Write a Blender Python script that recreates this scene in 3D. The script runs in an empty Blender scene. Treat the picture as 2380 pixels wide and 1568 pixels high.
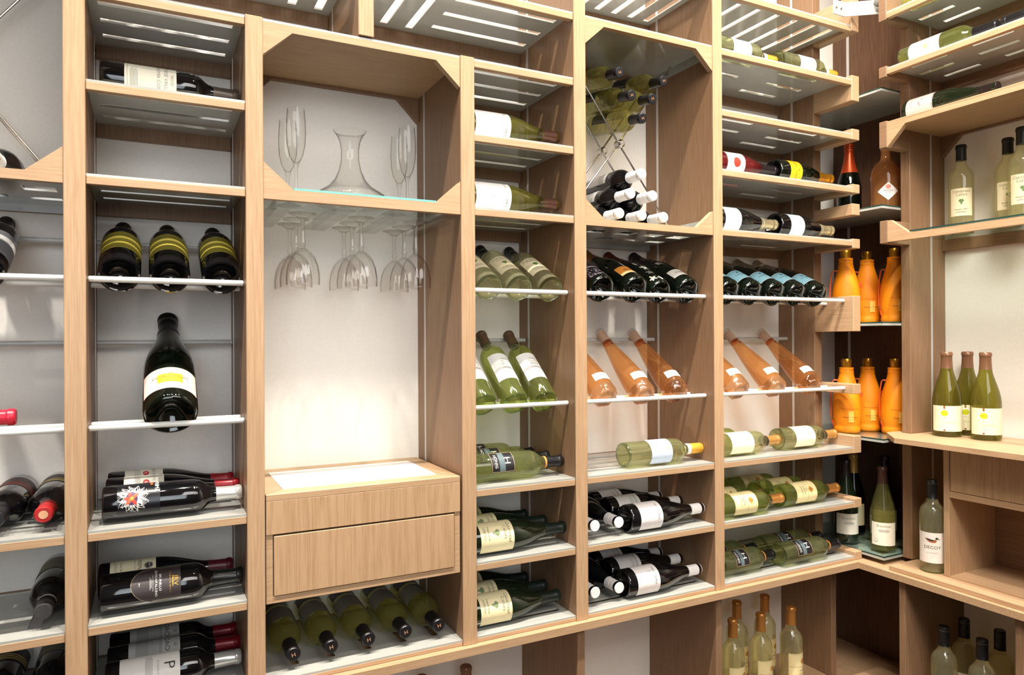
import bpy, bmesh, math, random
from mathutils import Vector, Matrix

S = bpy.context.scene
C = S.collection
PI = math.pi
random.seed(7)

# ------------------------------------------------------------------ camera, exposure, world, lights
cam = bpy.data.cameras.new('camera')
cam.sensor_width = 36.0
cam.lens = 1647.5 / 2380 * 36.0
cam.clip_start = 0.02
camo = bpy.data.objects.new('camera', cam)
C.objects.link(camo)
S.camera = camo


def cam_matrix(a, b, c):
    ca, sa, cb, sb, cc, sc = math.cos(a), math.sin(a), math.cos(b), math.sin(b), math.cos(c), math.sin(c)
    B = Matrix(((1, 0, 0), (0, 0, -1), (0, 1, 0)))
    Ry = Matrix(((ca, 0, -sa), (0, 1, 0), (sa, 0, ca)))
    Rx = Matrix(((1, 0, 0), (0, cb, -sb), (0, sb, cb)))
    Rz = Matrix(((cc, -sc, 0), (sc, cc, 0), (0, 0, 1)))
    R = Rz @ Rx @ Ry @ B
    M = Matrix((R[0], -R[1], -R[2])).transposed().to_4x4()
    M.translation = Vector((0, -1.66, 1.5))
    return M


camo.matrix_world = cam_matrix(0.47128, -0.00166, -0.00538)

S.view_settings.view_transform = 'Standard'
S.view_settings.look = 'None'
S.view_settings.gamma = 1.0
S.view_settings.use_curve_mapping = False
S.view_settings.exposure = -0.25
S.cycles.max_bounces = 12
S.cycles.transmission_bounces = 12
S.cycles.transparent_max_bounces = 24
S.cycles.diffuse_bounces = 4
S.cycles.glossy_bounces = 4
S.cycles.sample_clamp_indirect = 4.0
S.cycles.blur_glossy = 0.6

w = bpy.data.worlds.new('world')
S.world = w
w.use_nodes = True
w.node_tree.nodes['Background'].inputs[0].default_value = (1.0, 0.93, 0.86, 1)
w.node_tree.nodes['Background'].inputs[1].default_value = 0.06

WARM = (1.0, 0.93, 0.84)


def spot(x, y, z, energy, size=95, tx=None, ty=None, tz=1.0, col=WARM, rad=0.035):
    l = bpy.data.lights.new('ceiling_spot', 'SPOT')
    l.energy = energy
    l.color = col
    l.spot_size = math.radians(size)
    l.spot_blend = 0.6
    l.shadow_soft_size = rad
    o = bpy.data.objects.new('ceiling_spot', l)
    C.objects.link(o)
    o.location = (x, y, z)
    d = Vector((x if tx is None else tx, 0.0 if ty is None else ty, tz)) - Vector((x, y, z))
    o.rotation_euler = d.to_track_quat('-Z', 'Y').to_euler()
    return o


def area(x, y, z, sx, sy, energy, tx, ty, tz, col, spread=180):
    l = bpy.data.lights.new('added_fill_light', 'AREA')
    l.shape = 'RECTANGLE'
    l.size = sx
    l.size_y = sy
    l.spread = math.radians(spread)
    l.energy = energy
    l.color = col
    o = bpy.data.objects.new('added_fill_light', l)
    C.objects.link(o)
    o.location = (x, y, z)
    o.rotation_euler = (Vector((tx, ty, tz)) - Vector((x, y, z))).to_track_quat('-Z', 'Y').to_euler()


for sx in (-1.15, -0.48, 0.22, 0.92, 1.55):
    spot(sx, -0.80, 4.20, 330, size=66, tx=sx + 0.05, ty=0.02, tz=1.0, rad=0.04)
for sx in (-0.2, 1.0):
    spot(sx, -1.3, 4.20, 45, size=80, tx=sx + 0.2, ty=0.1, tz=1.3)
for sy in (-0.30, -0.90):
    spot(1.68, sy, 4.20, 190, size=60, tx=2.2, ty=sy + 0.05, tz=1.2, rad=0.04)
area(-0.45, -2.9, 1.95, 1.5, 1.5, 9.5, 0.05, 0.33, 1.45, (0.86, 0.94, 1.0), 85)  # added cool fill from behind the camera for the left bays, no fixture
area(1.15, -2.5, 2.85, 1.9, 1.0, 26, 1.55, 0.2, 1.5, (1.0, 0.96, 0.91), 125)  # added frontal fill to brighten the back wall, not a room lamp
area(0.7, -1.9, 3.7, 1.0, 0.8, 26, 2.5, -0.35, 1.95, (1.0, 0.92, 0.82), 70)  # added warm fill aimed at the return wall, no panel hangs here


# ------------------------------------------------------------------ materials
def lin(r, g, b):
    f = lambda v: (v / 255 / 12.92) if v / 255 <= 0.04045 else ((v / 255 + 0.055) / 1.055) ** 2.4
    return (f(r), f(g), f(b), 1.0)


MATS = {}


def pbr(name, col, rough=0.5, metal=0.0, spec=0.5, coat=0.0, bump=0.0, bump_scale=400):
    if name in MATS:
        return MATS[name]
    m = bpy.data.materials.new(name)
    m.use_nodes = True
    n = m.node_tree.nodes
    L = m.node_tree.links
    b = n['Principled BSDF']
    b.inputs['Roughness'].default_value = rough
    b.inputs['Metallic'].default_value = metal
    b.inputs['Specular IOR Level'].default_value = spec
    b.inputs['Coat Weight'].default_value = coat
    b.inputs['Coat Roughness'].default_value = 0.03
    # faint procedural mottling so that no surface is dead flat
    t = n.new('ShaderNodeTexCoord')
    no = n.new('ShaderNodeTexNoise')
    no.inputs['Scale'].default_value = bump_scale if bump else 30
    no.inputs['Detail'].default_value = 3
    L.new(t.outputs['Object'], no.inputs['Vector'])
    mx = n.new('ShaderNodeMix')
    mx.data_type = 'RGBA'
    mx.inputs[6].default_value = [c * 0.93 for c in col[:3]] + [1]
    mx.inputs[7].default_value = [min(1, c * 1.05) for c in col[:3]] + [1]
    L.new(no.outputs['Fac'], mx.inputs[0])
    L.new(mx.outputs[2], b.inputs['Base Color'])
    if bump:
        bp = n.new('ShaderNodeBump')
        bp.inputs['Strength'].default_value = bump
        bp.inputs['Distance'].default_value = 0.001
        L.new(no.outputs['Fac'], bp.inputs['Height'])
        L.new(bp.outputs['Normal'], b.inputs['Normal'])
    MATS[name] = m
    return m


def wood(name, axis, dark=(170, 135, 101), light=(192, 158, 123), scale=1.0, cathedral=0.30, rough=0.45):
    m = bpy.data.materials.new(name)
    m.use_nodes = True
    n = m.node_tree.nodes
    L = m.node_tree.links
    b = n['Principled BSDF']
    t = n.new('ShaderNodeNewGeometry')
    mp = n.new('ShaderNodeMapping')
    s = [26.0, 26.0, 26.0]
    s[axis] = 1.3
    mp.inputs['Scale'].default_value = s
    L.new(t.outputs['Position'], mp.inputs['Vector'])
    no = n.new('ShaderNodeTexNoise')
    no.inputs['Scale'].default_value = 1.4 * scale
    no.inputs['Detail'].default_value = 6
    no.inputs['Distortion'].default_value = 0.6
    L.new(mp.outputs[0], no.inputs['Vector'])
    mp2 = n.new('ShaderNodeMapping')
    s2 = [300.0, 300.0, 300.0]
    s2[axis] = 9.0
    mp2.inputs['Scale'].default_value = s2
    L.new(t.outputs['Position'], mp2.inputs['Vector'])
    fi = n.new('ShaderNodeTexNoise')
    fi.inputs['Scale'].default_value = 1.2
    fi.inputs['Detail'].default_value = 4
    L.new(mp2.outputs[0], fi.inputs['Vector'])
    wv = n.new('ShaderNodeMath')
    wv.operation = 'MULTIPLY'
    wv.inputs[1].default_value = 7.0
    L.new(no.outputs['Fac'], wv.inputs[0])
    fr = n.new('ShaderNodeMath')
    fr.operation = 'PINGPONG'
    fr.inputs[1].default_value = 0.5
    L.new(wv.outputs[0], fr.inputs[0])
    add = n.new('ShaderNodeMath')
    add.operation = 'MULTIPLY_ADD'
    add.inputs[1].default_value = cathedral
    L.new(fr.outputs[0], add.inputs[0])
    L.new(fi.outputs['Fac'], add.inputs[2])
    rmp = n.new('ShaderNodeValToRGB')
    rmp.color_ramp.elements[0].position = 0.30
    rmp.color_ramp.elements[0].color = lin(*dark)
    rmp.color_ramp.elements[1].position = 0.78
    rmp.color_ramp.elements[1].color = lin(*light)
    L.new(add.outputs[0], rmp.inputs[0])
    L.new(rmp.outputs[0], b.inputs['Base Color'])
    b.inputs['Roughness'].default_value = rough
    b.inputs['Specular IOR Level'].default_value = 0.35
    bp = n.new('ShaderNodeBump')
    bp.inputs['Strength'].default_value = 0.15
    bp.inputs['Distance'].default_value = 0.0006
    L.new(fi.outputs['Fac'], bp.inputs['Height'])
    L.new(bp.outputs['Normal'], b.inputs['Normal'])
    MATS[name] = m
    return m


def glass(name, tint, refr=0.5, rough=0.0, ior=1.34, cloud=0.0):
    """glass full of wine: half refracts, half lets light straight through with the same tint"""
    m = bpy.data.materials.new(name)
    m.use_nodes = True
    n = m.node_tree.nodes
    L = m.node_tree.links
    n.remove(n['Principled BSDF'])
    out = n['Material Output']
    col = [math.sqrt(c) for c in tint[:3]] + [1]
    tr = n.new('ShaderNodeBsdfTransparent')
    tr.inputs[0].default_value = col
    gl = n.new('ShaderNodeBsdfGlass')
    gl.inputs['Color'].default_value = col
    gl.inputs['Roughness'].default_value = rough
    gl.inputs['IOR'].default_value = ior
    mx = n.new('ShaderNodeMixShader')
    mx.inputs[0].default_value = refr
    L.new(tr.outputs[0], mx.inputs[1])
    L.new(gl.outputs[0], mx.inputs[2])
    if cloud:
        df = n.new('ShaderNodeBsdfDiffuse')
        df.inputs[0].default_value = tint
        mc = n.new('ShaderNodeMixShader')
        mc.inputs[0].default_value = cloud
        L.new(mx.outputs[0], mc.inputs[1])
        L.new(df.outputs[0], mc.inputs[2])
        mx = mc
    gs = n.new('ShaderNodeBsdfGlossy')
    gs.inputs['Roughness'].default_value = 0.03
    fr = n.new('ShaderNodeFresnel')
    fr.inputs['IOR'].default_value = 1.5
    geo = n.new('ShaderNodeNewGeometry')
    inv = n.new('ShaderNodeMath')
    inv.operation = 'SUBTRACT'
    inv.inputs[0].default_value = 1.0
    L.new(geo.outputs['Backfacing'], inv.inputs[1])
    mul = n.new('ShaderNodeMath')
    mul.operation = 'MULTIPLY'
    L.new(fr.outputs[0], mul.inputs[0])
    L.new(inv.outputs[0], mul.inputs[1])
    m2 = n.new('ShaderNodeMixShader')
    L.new(mul.outputs[0], m2.inputs[0])
    L.new(mx.outputs[0], m2.inputs[1])
    L.new(gs.outputs[0], m2.inputs[2])
    L.new(m2.outputs[0], out.inputs['Surface'])
    MATS[name] = m
    return m


def thin_glass(name, tint=(0.99, 0.99, 0.985), edge=(0.50, 0.48, 0.47), power=0.5):
    m = bpy.data.materials.new(name)
    m.use_nodes = True
    n = m.node_tree.nodes
    L = m.node_tree.links
    n.remove(n['Principled BSDF'])
    out = n['Material Output']
    lw = n.new('ShaderNodeLayerWeight')
    lw.inputs['Blend'].default_value = power
    rp = n.new('ShaderNodeValToRGB')
    rp.color_ramp.elements[0].position = 0.58
    rp.color_ramp.elements[0].color = (*tint, 1)
    rp.color_ramp.elements[1].position = 0.96
    rp.color_ramp.elements[1].color = (*edge, 1)
    L.new(lw.outputs['Facing'], rp.inputs[0])
    tr = n.new('ShaderNodeBsdfTransparent')
    L.new(rp.outputs[0], tr.inputs[0])
    gs = n.new('ShaderNodeBsdfGlossy')
    gs.inputs['Roughness'].default_value = 0.02
    fr = n.new('ShaderNodeFresnel')
    fr.inputs['IOR'].default_value = 1.45
    mx = n.new('ShaderNodeMixShader')
    geo = n.new('ShaderNodeNewGeometry')
    inv = n.new('ShaderNodeMath')
    inv.operation = 'SUBTRACT'
    inv.inputs[0].default_value = 1.0
    L.new(geo.outputs['Backfacing'], inv.inputs[1])
    mul = n.new('ShaderNodeMath')
    mul.operation = 'MULTIPLY'
    L.new(fr.outputs[0], mul.inputs[0])
    L.new(inv.outputs[0], mul.inputs[1])
    L.new(mul.outputs[0], mx.inputs[0])
    L.new(tr.outputs[0], mx.inputs[1])
    L.new(gs.outputs[0], mx.inputs[2])
    L.new(mx.outputs[0], out.inputs['Surface'])
    MATS[name] = m
    return m


wood('oak_x', 0)
wood('oak_y', 1)
wood('oak_z', 2)
wood('oak_front', 2, dark=(165, 129, 94), light=(188, 153, 117), scale=0.6, cathedral=0.6)
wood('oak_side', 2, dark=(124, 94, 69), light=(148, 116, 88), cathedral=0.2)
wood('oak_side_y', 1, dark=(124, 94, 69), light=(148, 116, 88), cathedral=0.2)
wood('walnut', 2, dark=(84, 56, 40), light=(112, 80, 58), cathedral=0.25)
pbr('wall_white', lin(246, 240, 232), 0.75, bump=0.05, bump_scale=250)
pbr('wall_plain', lin(170, 160, 150), 0.85)
pbr('floor_stone', lin(74, 64, 54), 0.5)
pbr('tray_white', lin(172, 172, 165), 0.14, spec=0.8)
pbr('rod_white', lin(240, 238, 230), 0.3)
pbr('rod_grey', lin(186, 184, 180), 0.3)
pbr('strip_metal', lin(206, 202, 198), 0.35, metal=0.3)
pbr('steel', lin(200, 196, 190), 0.25, metal=1.0)
pbr('insert_white', lin(246, 245, 243), 0.25)
pbr('screw', lin(140, 136, 130), 0.3, metal=1.0)
thin_glass('clear_glass')
thin_glass('acrylic', (0.985, 0.985, 0.985), (0.85, 0.84, 0.83), 0.5)
glass('crystal', (0.98, 0.97, 0.96, 1), 0.35, ior=1.3)
glass('shelf_glass', (0.80, 0.93, 0.88, 1), 0.15, ior=1.2)
pbr('glass_edge', lin(112, 182, 172), 0.2)
pbr('dark_glass_edge', lin(38, 66, 60), 0.15)
glass('g_pale', (0.92, 0.90, 0.58, 1), 0.4, cloud=0.08)
glass('g_green', (0.64, 0.73, 0.24, 1), 0.42, cloud=0.06)
glass('g_honig', (0.74, 0.78, 0.42, 1), 0.42, cloud=0.05)
glass('g_olive', (0.30, 0.27, 0.04, 1), 0.3, cloud=0.12)
glass('g_rose', (0.99, 0.50, 0.19, 1), 0.25, cloud=0.06)
glass('g_pink', (0.86, 0.40, 0.14, 1), 0.3, cloud=0.2)
glass('g_red', (0.55, 0.05, 0.06, 1), 0.25, cloud=0.1)
glass('g_mid', (0.68, 0.63, 0.22, 1), 0.3, cloud=0.06)
glass('g_vineyard', (0.46, 0.44, 0.10, 1), 0.3, cloud=0.05)
glass('g_base', (0.50, 0.66, 0.50, 1), 0.6, ior=1.45)
glass('g_rose_base', (0.97, 0.72, 0.56, 1), 0.7, ior=1.45)
pbr('g_black', (0.0035, 0.0035, 0.0045, 1), 0.05, spec=0.6, coat=0.4)
pbr('g_champ', (0.0025, 0.0045, 0.0025, 1), 0.05, spec=0.6, coat=0.4)
pbr('g_dkgreen', (0.008, 0.015, 0.006, 1), 0.06, spec=0.6, coat=0.3)


def cm(r, g, b, rough=0.5, metal=0.0):
    return pbr('col_%d_%d_%d_%d_%d' % (r, g, b, int(rough * 100), int(metal * 100)), lin(r, g, b), rough, metal)


# ------------------------------------------------------------------ mesh helpers
def new_mesh(name, verts, faces, mats, fmat=None, smooth=False, angle=35):
    me = bpy.data.meshes.new(name)
    me.from_pydata([tuple(v) for v in verts], [], faces)
    for m in (mats if isinstance(mats, (list, tuple)) else [mats]):
        me.materials.append(MATS[m] if isinstance(m, str) else m)
    if fmat:
        me.polygons.foreach_set('material_index', fmat)
    if smooth:
        me.polygons.foreach_set('use_smooth', [True] * len(me.polygons))
        me.set_sharp_from_angle(angle=math.radians(angle))
    me.update()
    return me


class MB:
    """collects shapes in world coordinates for ONE object"""

    def __init__(s):
        s.v = []
        s.f = []

    def box(s, x0, x1, y0, y1, z0, z1, bev=0.0012):
        bm = bmesh.new()
        bmesh.ops.create_cube(bm, size=1.0)
        for v in bm.verts:
            v.co = Vector(((x0 + x1) / 2 + v.co.x * (x1 - x0), (y0 + y1) / 2 + v.co.y * (y1 - y0), (z0 + z1) / 2 + v.co.z * (z1 - z0)))
        if bev and min(abs(x1 - x0), abs(y1 - y0), abs(z1 - z0)) > bev * 3:
            bmesh.ops.bevel(bm, geom=bm.edges[:], offset=bev, segments=1, affect='EDGES')
        s.add_bm(bm)
        return s

    def add_bm(s, bm):
        k = len(s.v)
        bm.verts.index_update()
        s.v += [v.co.copy() for v in bm.verts]
        s.f += [[k + v.index for v in f.verts] for f in bm.faces]
        bm.free()

    def add(s, vs, fs):
        k = len(s.v)
        s.v += [Vector(v) for v in vs]
        s.f += [[k + i for i in f] for f in fs]
        return s

    def prism(s, pts, axis, a0, a1):
        """extrude a 2D polygon (counter-clockwise seen from +axis) from a0 to a1 along axis"""
        def mk(p, a):
            if axis == 'y':
                return (p[0], a, p[1])
            if axis == 'x':
                return (a, p[0], p[1])
            return (p[0], p[1], a)
        n = len(pts)
        vs = [mk(p, a0) for p in pts] + [mk(p, a1) for p in pts]
        fs = [list(range(n))[::-1], list(range(n, 2 * n))] + [[i, (i + 1) % n, n + (i + 1) % n, n + i] for i in range(n)]
        bm = bmesh.new()
        bv = [bm.verts.new(v) for v in vs]
        for f in fs:
            bm.faces.new([bv[i] for i in f])
        bmesh.ops.recalc_face_normals(bm, faces=bm.faces[:])
        s.add_bm(bm)
        return s

    def rod(s, a, b, r, n=14, cap_bev=True):
        a, b = Vector(a), Vector(b)
        d = (b - a).normalized()
        u = d.orthogonal().normalized()
        w_ = d.cross(u)
        L_ = (b - a).length
        e = min(r * 0.4, L_ * 0.2)
        rings = [(0, r - e), (e, r), (L_ - e, r), (L_, r - e)] if cap_bev else [(0, r), (L_, r)]
        vs, fs = [], []
        for t, rr in rings:
            for i in range(n):
                an = 2 * PI * i / n
                vs.append(a + d * t + (u * math.cos(an) + w_ * math.sin(an)) * rr)
        for k in range(len(rings) - 1):
            for i in range(n):
                j = (i + 1) % n
                fs.append([k * n + i, k * n + j, (k + 1) * n + j, (k + 1) * n + i])
        fs.append(list(range(n))[::-1])
        fs.append([(len(rings) - 1) * n + i for i in range(n)])
        return s.add(vs, fs)

    def tube(s, pts, r, n=10, closed=False):
        pts = [Vector(p) for p in pts]
        vs, fs = [], []
        up = Vector((0.13, 0.2, 0.97)).normalized()
        N = len(pts)
        for k, p in enumerate(pts):
            d = (pts[min(k + 1, N - 1)] - pts[max(k - 1, 0)]).normalized()
            u = d.cross(up)
            u = (u if u.length > 1e-4 else d.orthogonal()).normalized()
            w_ = d.cross(u)
            for i in range(n):
                an = 2 * PI * i / n
                vs.append(p + (u * math.cos(an) + w_ * math.sin(an)) * r)
        for k in range(N - 1):
            for i in range(n):
                j = (i + 1) % n
                fs.append([k * n + i, k * n + j, (k + 1) * n + j, (k + 1) * n + i])
        fs.append(list(range(n))[::-1])
        fs.append([(N - 1) * n + i for i in range(n)])
        return s.add(vs, fs)

    def slotted(s, x0, x1, y0, y1, z0, z1, holes):
        """a plate with rectangular holes (x0,x1,y0,y1)"""
        xs = sorted({round(v, 5) for v in [x0, x1] + [h[0] for h in holes] + [h[1] for h in holes] if x0 - 1e-6 <= v <= x1 + 1e-6})
        ys = sorted({round(v, 5) for v in [y0, y1] + [h[2] for h in holes] + [h[3] for h in holes] if y0 - 1e-6 <= v <= y1 + 1e-6})
        nx, ny = len(xs) - 1, len(ys) - 1

        def solid(i, j):
            if i < 0 or j < 0 or i >= nx or j >= ny:
                return False
            cx, cy = (xs[i] + xs[i + 1]) / 2, (ys[j] + ys[j + 1]) / 2
            return not any(h[0] < cx < h[1] and h[2] < cy < h[3] for h in holes)
        for i in range(nx):
            for j in range(ny):
                if not solid(i, j):
                    continue
                a, b, c, d = xs[i], xs[i + 1], ys[j], ys[j + 1]
                s.add([(a, c, z1), (b, c, z1), (b, d, z1), (a, d, z1)], [[0, 1, 2, 3]])
                s.add([(a, c, z0), (b, c, z0), (b, d, z0), (a, d, z0)], [[3, 2, 1, 0]])
                if not solid(i - 1, j):
                    s.add([(a, c, z0), (a, c, z1), (a, d, z1), (a, d, z0)], [[0, 1, 2, 3]])
                if not solid(i + 1, j):
                    s.add([(b, c, z0), (b, d, z0), (b, d, z1), (b, c, z1)], [[0, 1, 2, 3]])
                if not solid(i, j - 1):
                    s.add([(a, c, z0), (b, c, z0), (b, c, z1), (a, c, z1)], [[0, 1, 2, 3]])
                if not solid(i, j + 1):
                    s.add([(a, d, z0), (a, d, z1), (b, d, z1), (b, d, z0)], [[0, 1, 2, 3]])
        bm = bmesh.new()
        bv = [bm.verts.new(v) for v in s.v]
        for f in s.f:
            bm.faces.new([bv[i] for i in f])
        bmesh.ops.remove_doubles(bm, verts=bm.verts[:], dist=1e-6)
        s.v, s.f = [], []
        s.add_bm(bm)
        return s

    def lathe(s, prof, n=32, cx=0, cy=0, cz=0, facet=None):
        vs, fs = [], []
        rows = []
        for r, z in prof:
            if r < 1e-6:
                rows.append([len(vs)])
                vs.append((cx, cy, cz + z))
            else:
                rows.append(list(range(len(vs), len(vs) + n)))
                for i in range(n):
                    an = 2 * PI * i / n
                    k = 1.0 if facet is None else facet(an, z)
                    vs.append((cx + r * k * math.cos(an), cy + r * k * math.sin(an), cz + z))
        for a, b in zip(rows, rows[1:]):
            for i in range(n):
                j = (i + 1) % n
                if len(a) == 1 and len(b) == 1:
                    continue
                if len(a) == 1:
                    fs.append([a[0], b[j], b[i]])
                elif len(b) == 1:
                    fs.append([a[i], a[j], b[0]])
                else:
                    fs.append([a[i], a[j], b[j], b[i]])
        return s.add(vs, fs)

    def mesh(s, name, mat, off=(0, 0, 0), smooth=False, angle=35):
        o = Vector(off)
        if smooth:
            bm = bmesh.new()
            bv = [bm.verts.new(v) for v in s.v]
            for f in s.f:
                bm.faces.new([bv[i] for i in f])
            bmesh.ops.recalc_face_normals(bm, faces=bm.faces[:])
            s.v, s.f = [], []
            s.add_bm(bm)
        return new_mesh(name, [v - o for v in s.v], s.f, mat, smooth=smooth, angle=angle)


WORLD = {}   # object name -> its world origin (things and parts that are only shifted)


def thing(name, label, cat, loc, group=None):
    o = bpy.data.objects.new(name, None)
    o.empty_display_size = 0.05
    C.objects.link(o)
    o.location = loc
    WORLD[o.name] = Vector(loc)
    tag(o, label, cat, group)
    return o


def tag(o, label, cat, group=None):
    o['label'] = label
    o['category'] = cat
    if group:
        o['group'] = group


def part(name, mb, mat, parent, smooth=False, angle=35, label=None):
    off = WORLD[parent.name]
    me = mb.mesh(name, mat, off, smooth, angle)
    o = bpy.data.objects.new(name, me)
    C.objects.link(o)
    o.parent = parent
    WORLD[o.name] = Vector(off)
    if label:
        o['label'] = label
    return o


def struct(name, mb, mat):
    o = bpy.data.objects.new(name, mb.mesh(name, mat))
    C.objects.link(o)
    o['kind'] = 'structure'
    WORLD[o.name] = Vector((0, 0, 0))
    return o


def single(name, mb, mat, label, cat, group=None, smooth=False):
    o = bpy.data.objects.new(name, mb.mesh(name, mat, (0, 0, 0), smooth))
    C.objects.link(o)
    tag(o, label, cat, group)
    return o


# ------------------------------------------------------------------ the room
XR = 2.51      # plane of the return wall
YB = 0.33      # plane of the main back wall
struct('floor', MB().box(-2.3, 2.7, -4.1, 0.5, -0.1, 0.0, 0), 'floor_stone')
struct('ceiling', MB().box(-2.3, 2.7, -4.1, 0.5, 4.3, 4.4, 0), 'wall_plain')
struct('wall_back', MB().box(-2.3, 2.7, YB, 0.45, 0.0, 4.3, 0), 'wall_white')
struct('wall_right', MB().box(XR, 2.65, -4.1, YB, 0.0, 4.3, 0), 'wall_white')
struct('wall_left', MB().box(-2.3, -2.2, -4.1, YB, 0.0, 4.3, 0), 'wall_plain')
struct('wall_front', MB().box(-2.2, XR, -4.1, -4.0, 0.0, 4.3, 0), 'wall_plain')

# ------------------------------------------------------------------ uprights of the main wall
UP = [('a', -0.1538, -0.1157), ('b', 0.1879, 0.2249), ('c', 0.7020, 0.7402), ('d', 1.0400, 1.0779), ('e', 1.5422, 1.5789)]


def strip_box(x0, x1, y0, y1, z0, z1):
    return MB().box(x0, x1, y0, y1, z0, z1, 0)


def upright(x0, x1, z0, z1, label, left=True, right=True, y0=0.0, y1=YB):
    t = thing('shelf_upright', label, 'shelf upright', ((x0 + x1) / 2, y0, z0))
    part('board', MB().box(x0, x1, y0, y1, z0, z1, 0.0016), 'oak_side', t)
    part('front_edge', MB().box(x0 - 0.0002, x1 + 0.0002, y0 - 0.0035, y0 + 0.0012, z0, z1, 0.0014), 'oak_z', t)
    if left:
        part('metal_strip', strip_box(x0 - 0.0012, x0 + 0.001, 0.262, 0.2712, z0 + 0.002, z1 - 0.002), 'strip_metal', t)
    if right:
        part('metal_strip', strip_box(x1 - 0.001, x1 + 0.0012, 0.262, 0.2712, z0 + 0.002, z1 - 0.002), 'strip_metal', t)
    return t


ZL = 0.7225     # top of the ledge
upright(-0.656, -0.618, ZL, 2.95, 'oak upright at the outer end of the row, left of the red-capped bottle', left=False)
upright(-0.1538, -0.1157, ZL, 2.95, 'tall oak upright between the wire bottle rack with grey-labelled bottle and the magnum bay')
upright(0.1879, 0.2249, ZL, 2.2195, 'oak upright between the magnum bay and the glassware bay, ending at the top shelf')
upright(0.7020, 0.7402, ZL, 2.2195, 'oak upright between the glassware bay and the narrow bay of white wines')
upright(1.0400, 1.0779, ZL, 2.95, 'tall oak upright between the narrow bay and the wire rack with white caps')
upright(1.5422, 1.5789, ZL, 2.95, 'tall oak upright between the wire bottle rack and the last bay before the corner')
upright(0.4416, 0.4782, 2.2215, 2.95, 'short oak upright standing on the top shelf above the decanter')

# last panel of the main wall, set back behind the shelf arms
t = thing('shelf_upright', 'recessed oak panel at the corner end of the main wall, behind the shelf arms', 'shelf upright', (2.2, 0.16, ZL))
part('board', MB().box(2.1800, 2.2187, 0.162, YB, ZL, 2.95, 0.0016), 'oak_side', t)
part('metal_strip', strip_box(2.1788, 2.181, 0.255, 0.2642, ZL + 0.002, 2.94), 'strip_metal', t)

# ------------------------------------------------------------------ ledge and lower dividers
t = thing('oak_ledge', 'continuous oak ledge with a rounded lip turning the corner under all bays', 'ledge', (0.8, -0.02, 0.70))
led = [(-0.75, YB), (-0.75, -0.02), (2.173, -0.02), (2.173, -0.95), (XR, -0.95), (XR, YB)]
part('board', MB().prism(led, 'z', 0.7015, 0.7225), 'oak_x', t)


def divider(x0, x1, y0, y1, label):
    o = single('lower_divider', MB().box(x0, x1, y0, y1, 0.2722, 0.7012, 0.0016), 'oak_side', label, 'divider')
    return o


divider(1.0430, 1.0678, 0.0, YB, 'oak divider under the ledge left of the standing gold-capped bottles, below the white-capped wines')
divider(1.5458, 1.5685, 0.0, YB, 'oak divider under the ledge right beside the standing gold-capped bottles')
divider(2.1850, 2.2100, 0.10, YB, 'oak divider under the ledge at the dark corner, right of the gold-capped bottles')
divider(2.190, XR, -0.178, -0.156, 'oak divider under the return ledge between the dark corner and the duck-label bottles')
divider(2.190, XR, -0.530, -0.508, 'oak divider under the return ledge right of the duck-label bottles')
single('lower_shelf', MB().prism([(-0.75, YB), (-0.75, 0.0), (2.19, 0.0), (2.19, -0.95), (XR, -0.95), (XR, YB)], 'z', 0.252, 0.272).box(-0.75, -0.73, 0.0, YB, 0.0, 0.252).box(0.4, 0.42, 0.02, YB, 0.0, 0.252).box(2.2, XR, -0.95, -0.93, 0.0, 0.252), 'oak_y',
       'low oak base shelf under the ledge carrying the standing bottles', 'shelf')


# ------------------------------------------------------------------ slotted shelves
TK = 0.0048


def xslots(x0, x1, rows=(0.065, 0.155, 0.245), m=0.018, w_=0.019):
    return [(x0 + m, x1 - m, y - w_ / 2, y + w_ / 2) for y in rows]


def yslots(x0, x1, n, y0=0.05, y1=0.285, w_=0.022):
    st = (x1 - x0) / n
    return [(x0 + st * (k + 0.5) - w_ / 2, x0 + st * (k + 0.5) + w_ / 2, y0, y1) for k in range(n)]


def shortslots(x0, x1, nx, rows=(0.065, 0.155, 0.245), w_=0.019):
    h = []
    for k, y in enumerate(rows):
        st = (x1 - x0) / nx
        for i in range(nx):
            a = x0 + st * i + 0.022 + (0.03 if k % 2 else 0)
            h.append((a, a + st * 0.58, y - w_ / 2, y + w_ / 2))
    return [q for q in h if q[1] < x1 - 0.01]


def shelf(x0, x1, z, holes, label, rail_h=0.0165, back=True, group=None):
    t = thing('slotted_shelf', label, 'shelf', ((x0 + x1) / 2, 0.0, z - 0.02), group)
    zb = max(z - TK - rail_h, ZL + 0.0004)
    part('front_rail', MB().box(x0, x1, 0.0, 0.018, zb, z - TK, 0.001), 'oak_x', t)
    mb = MB().slotted(x0, x1, 0.0006, 0.312, z - TK, z, holes)
    part('metal_tray', mb, 'tray_white', t, label='white metal tray with cut slots')
    if back:
        part('back_rail', MB().box(x0, x1, 0.312, YB - 0.0005, max(z - 0.036, ZL + 0.0004), z, 0.001), 'oak_side', t)
    return t


G = 0.0006
B0, B1 = -0.1157 + G, 0.1879 - G
C0, C1 = 0.2249 + G, 0.7020 - G
D0, D1 = 0.7402 + G, 1.0400 - G
E0, E1 = 1.0779 + G, 1.5422 - G
F0, F1 = 1.5789 + G, 2.1800 - G
A0, A1 = -0.618 + G, -0.1538 - G
L0, L1, L2, L7, L8, L9, L10, L11 = 0.7375, 0.9265, 1.1165, 1.838, 2.0285, 2.2180, 2.3985, 2.5855

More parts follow.
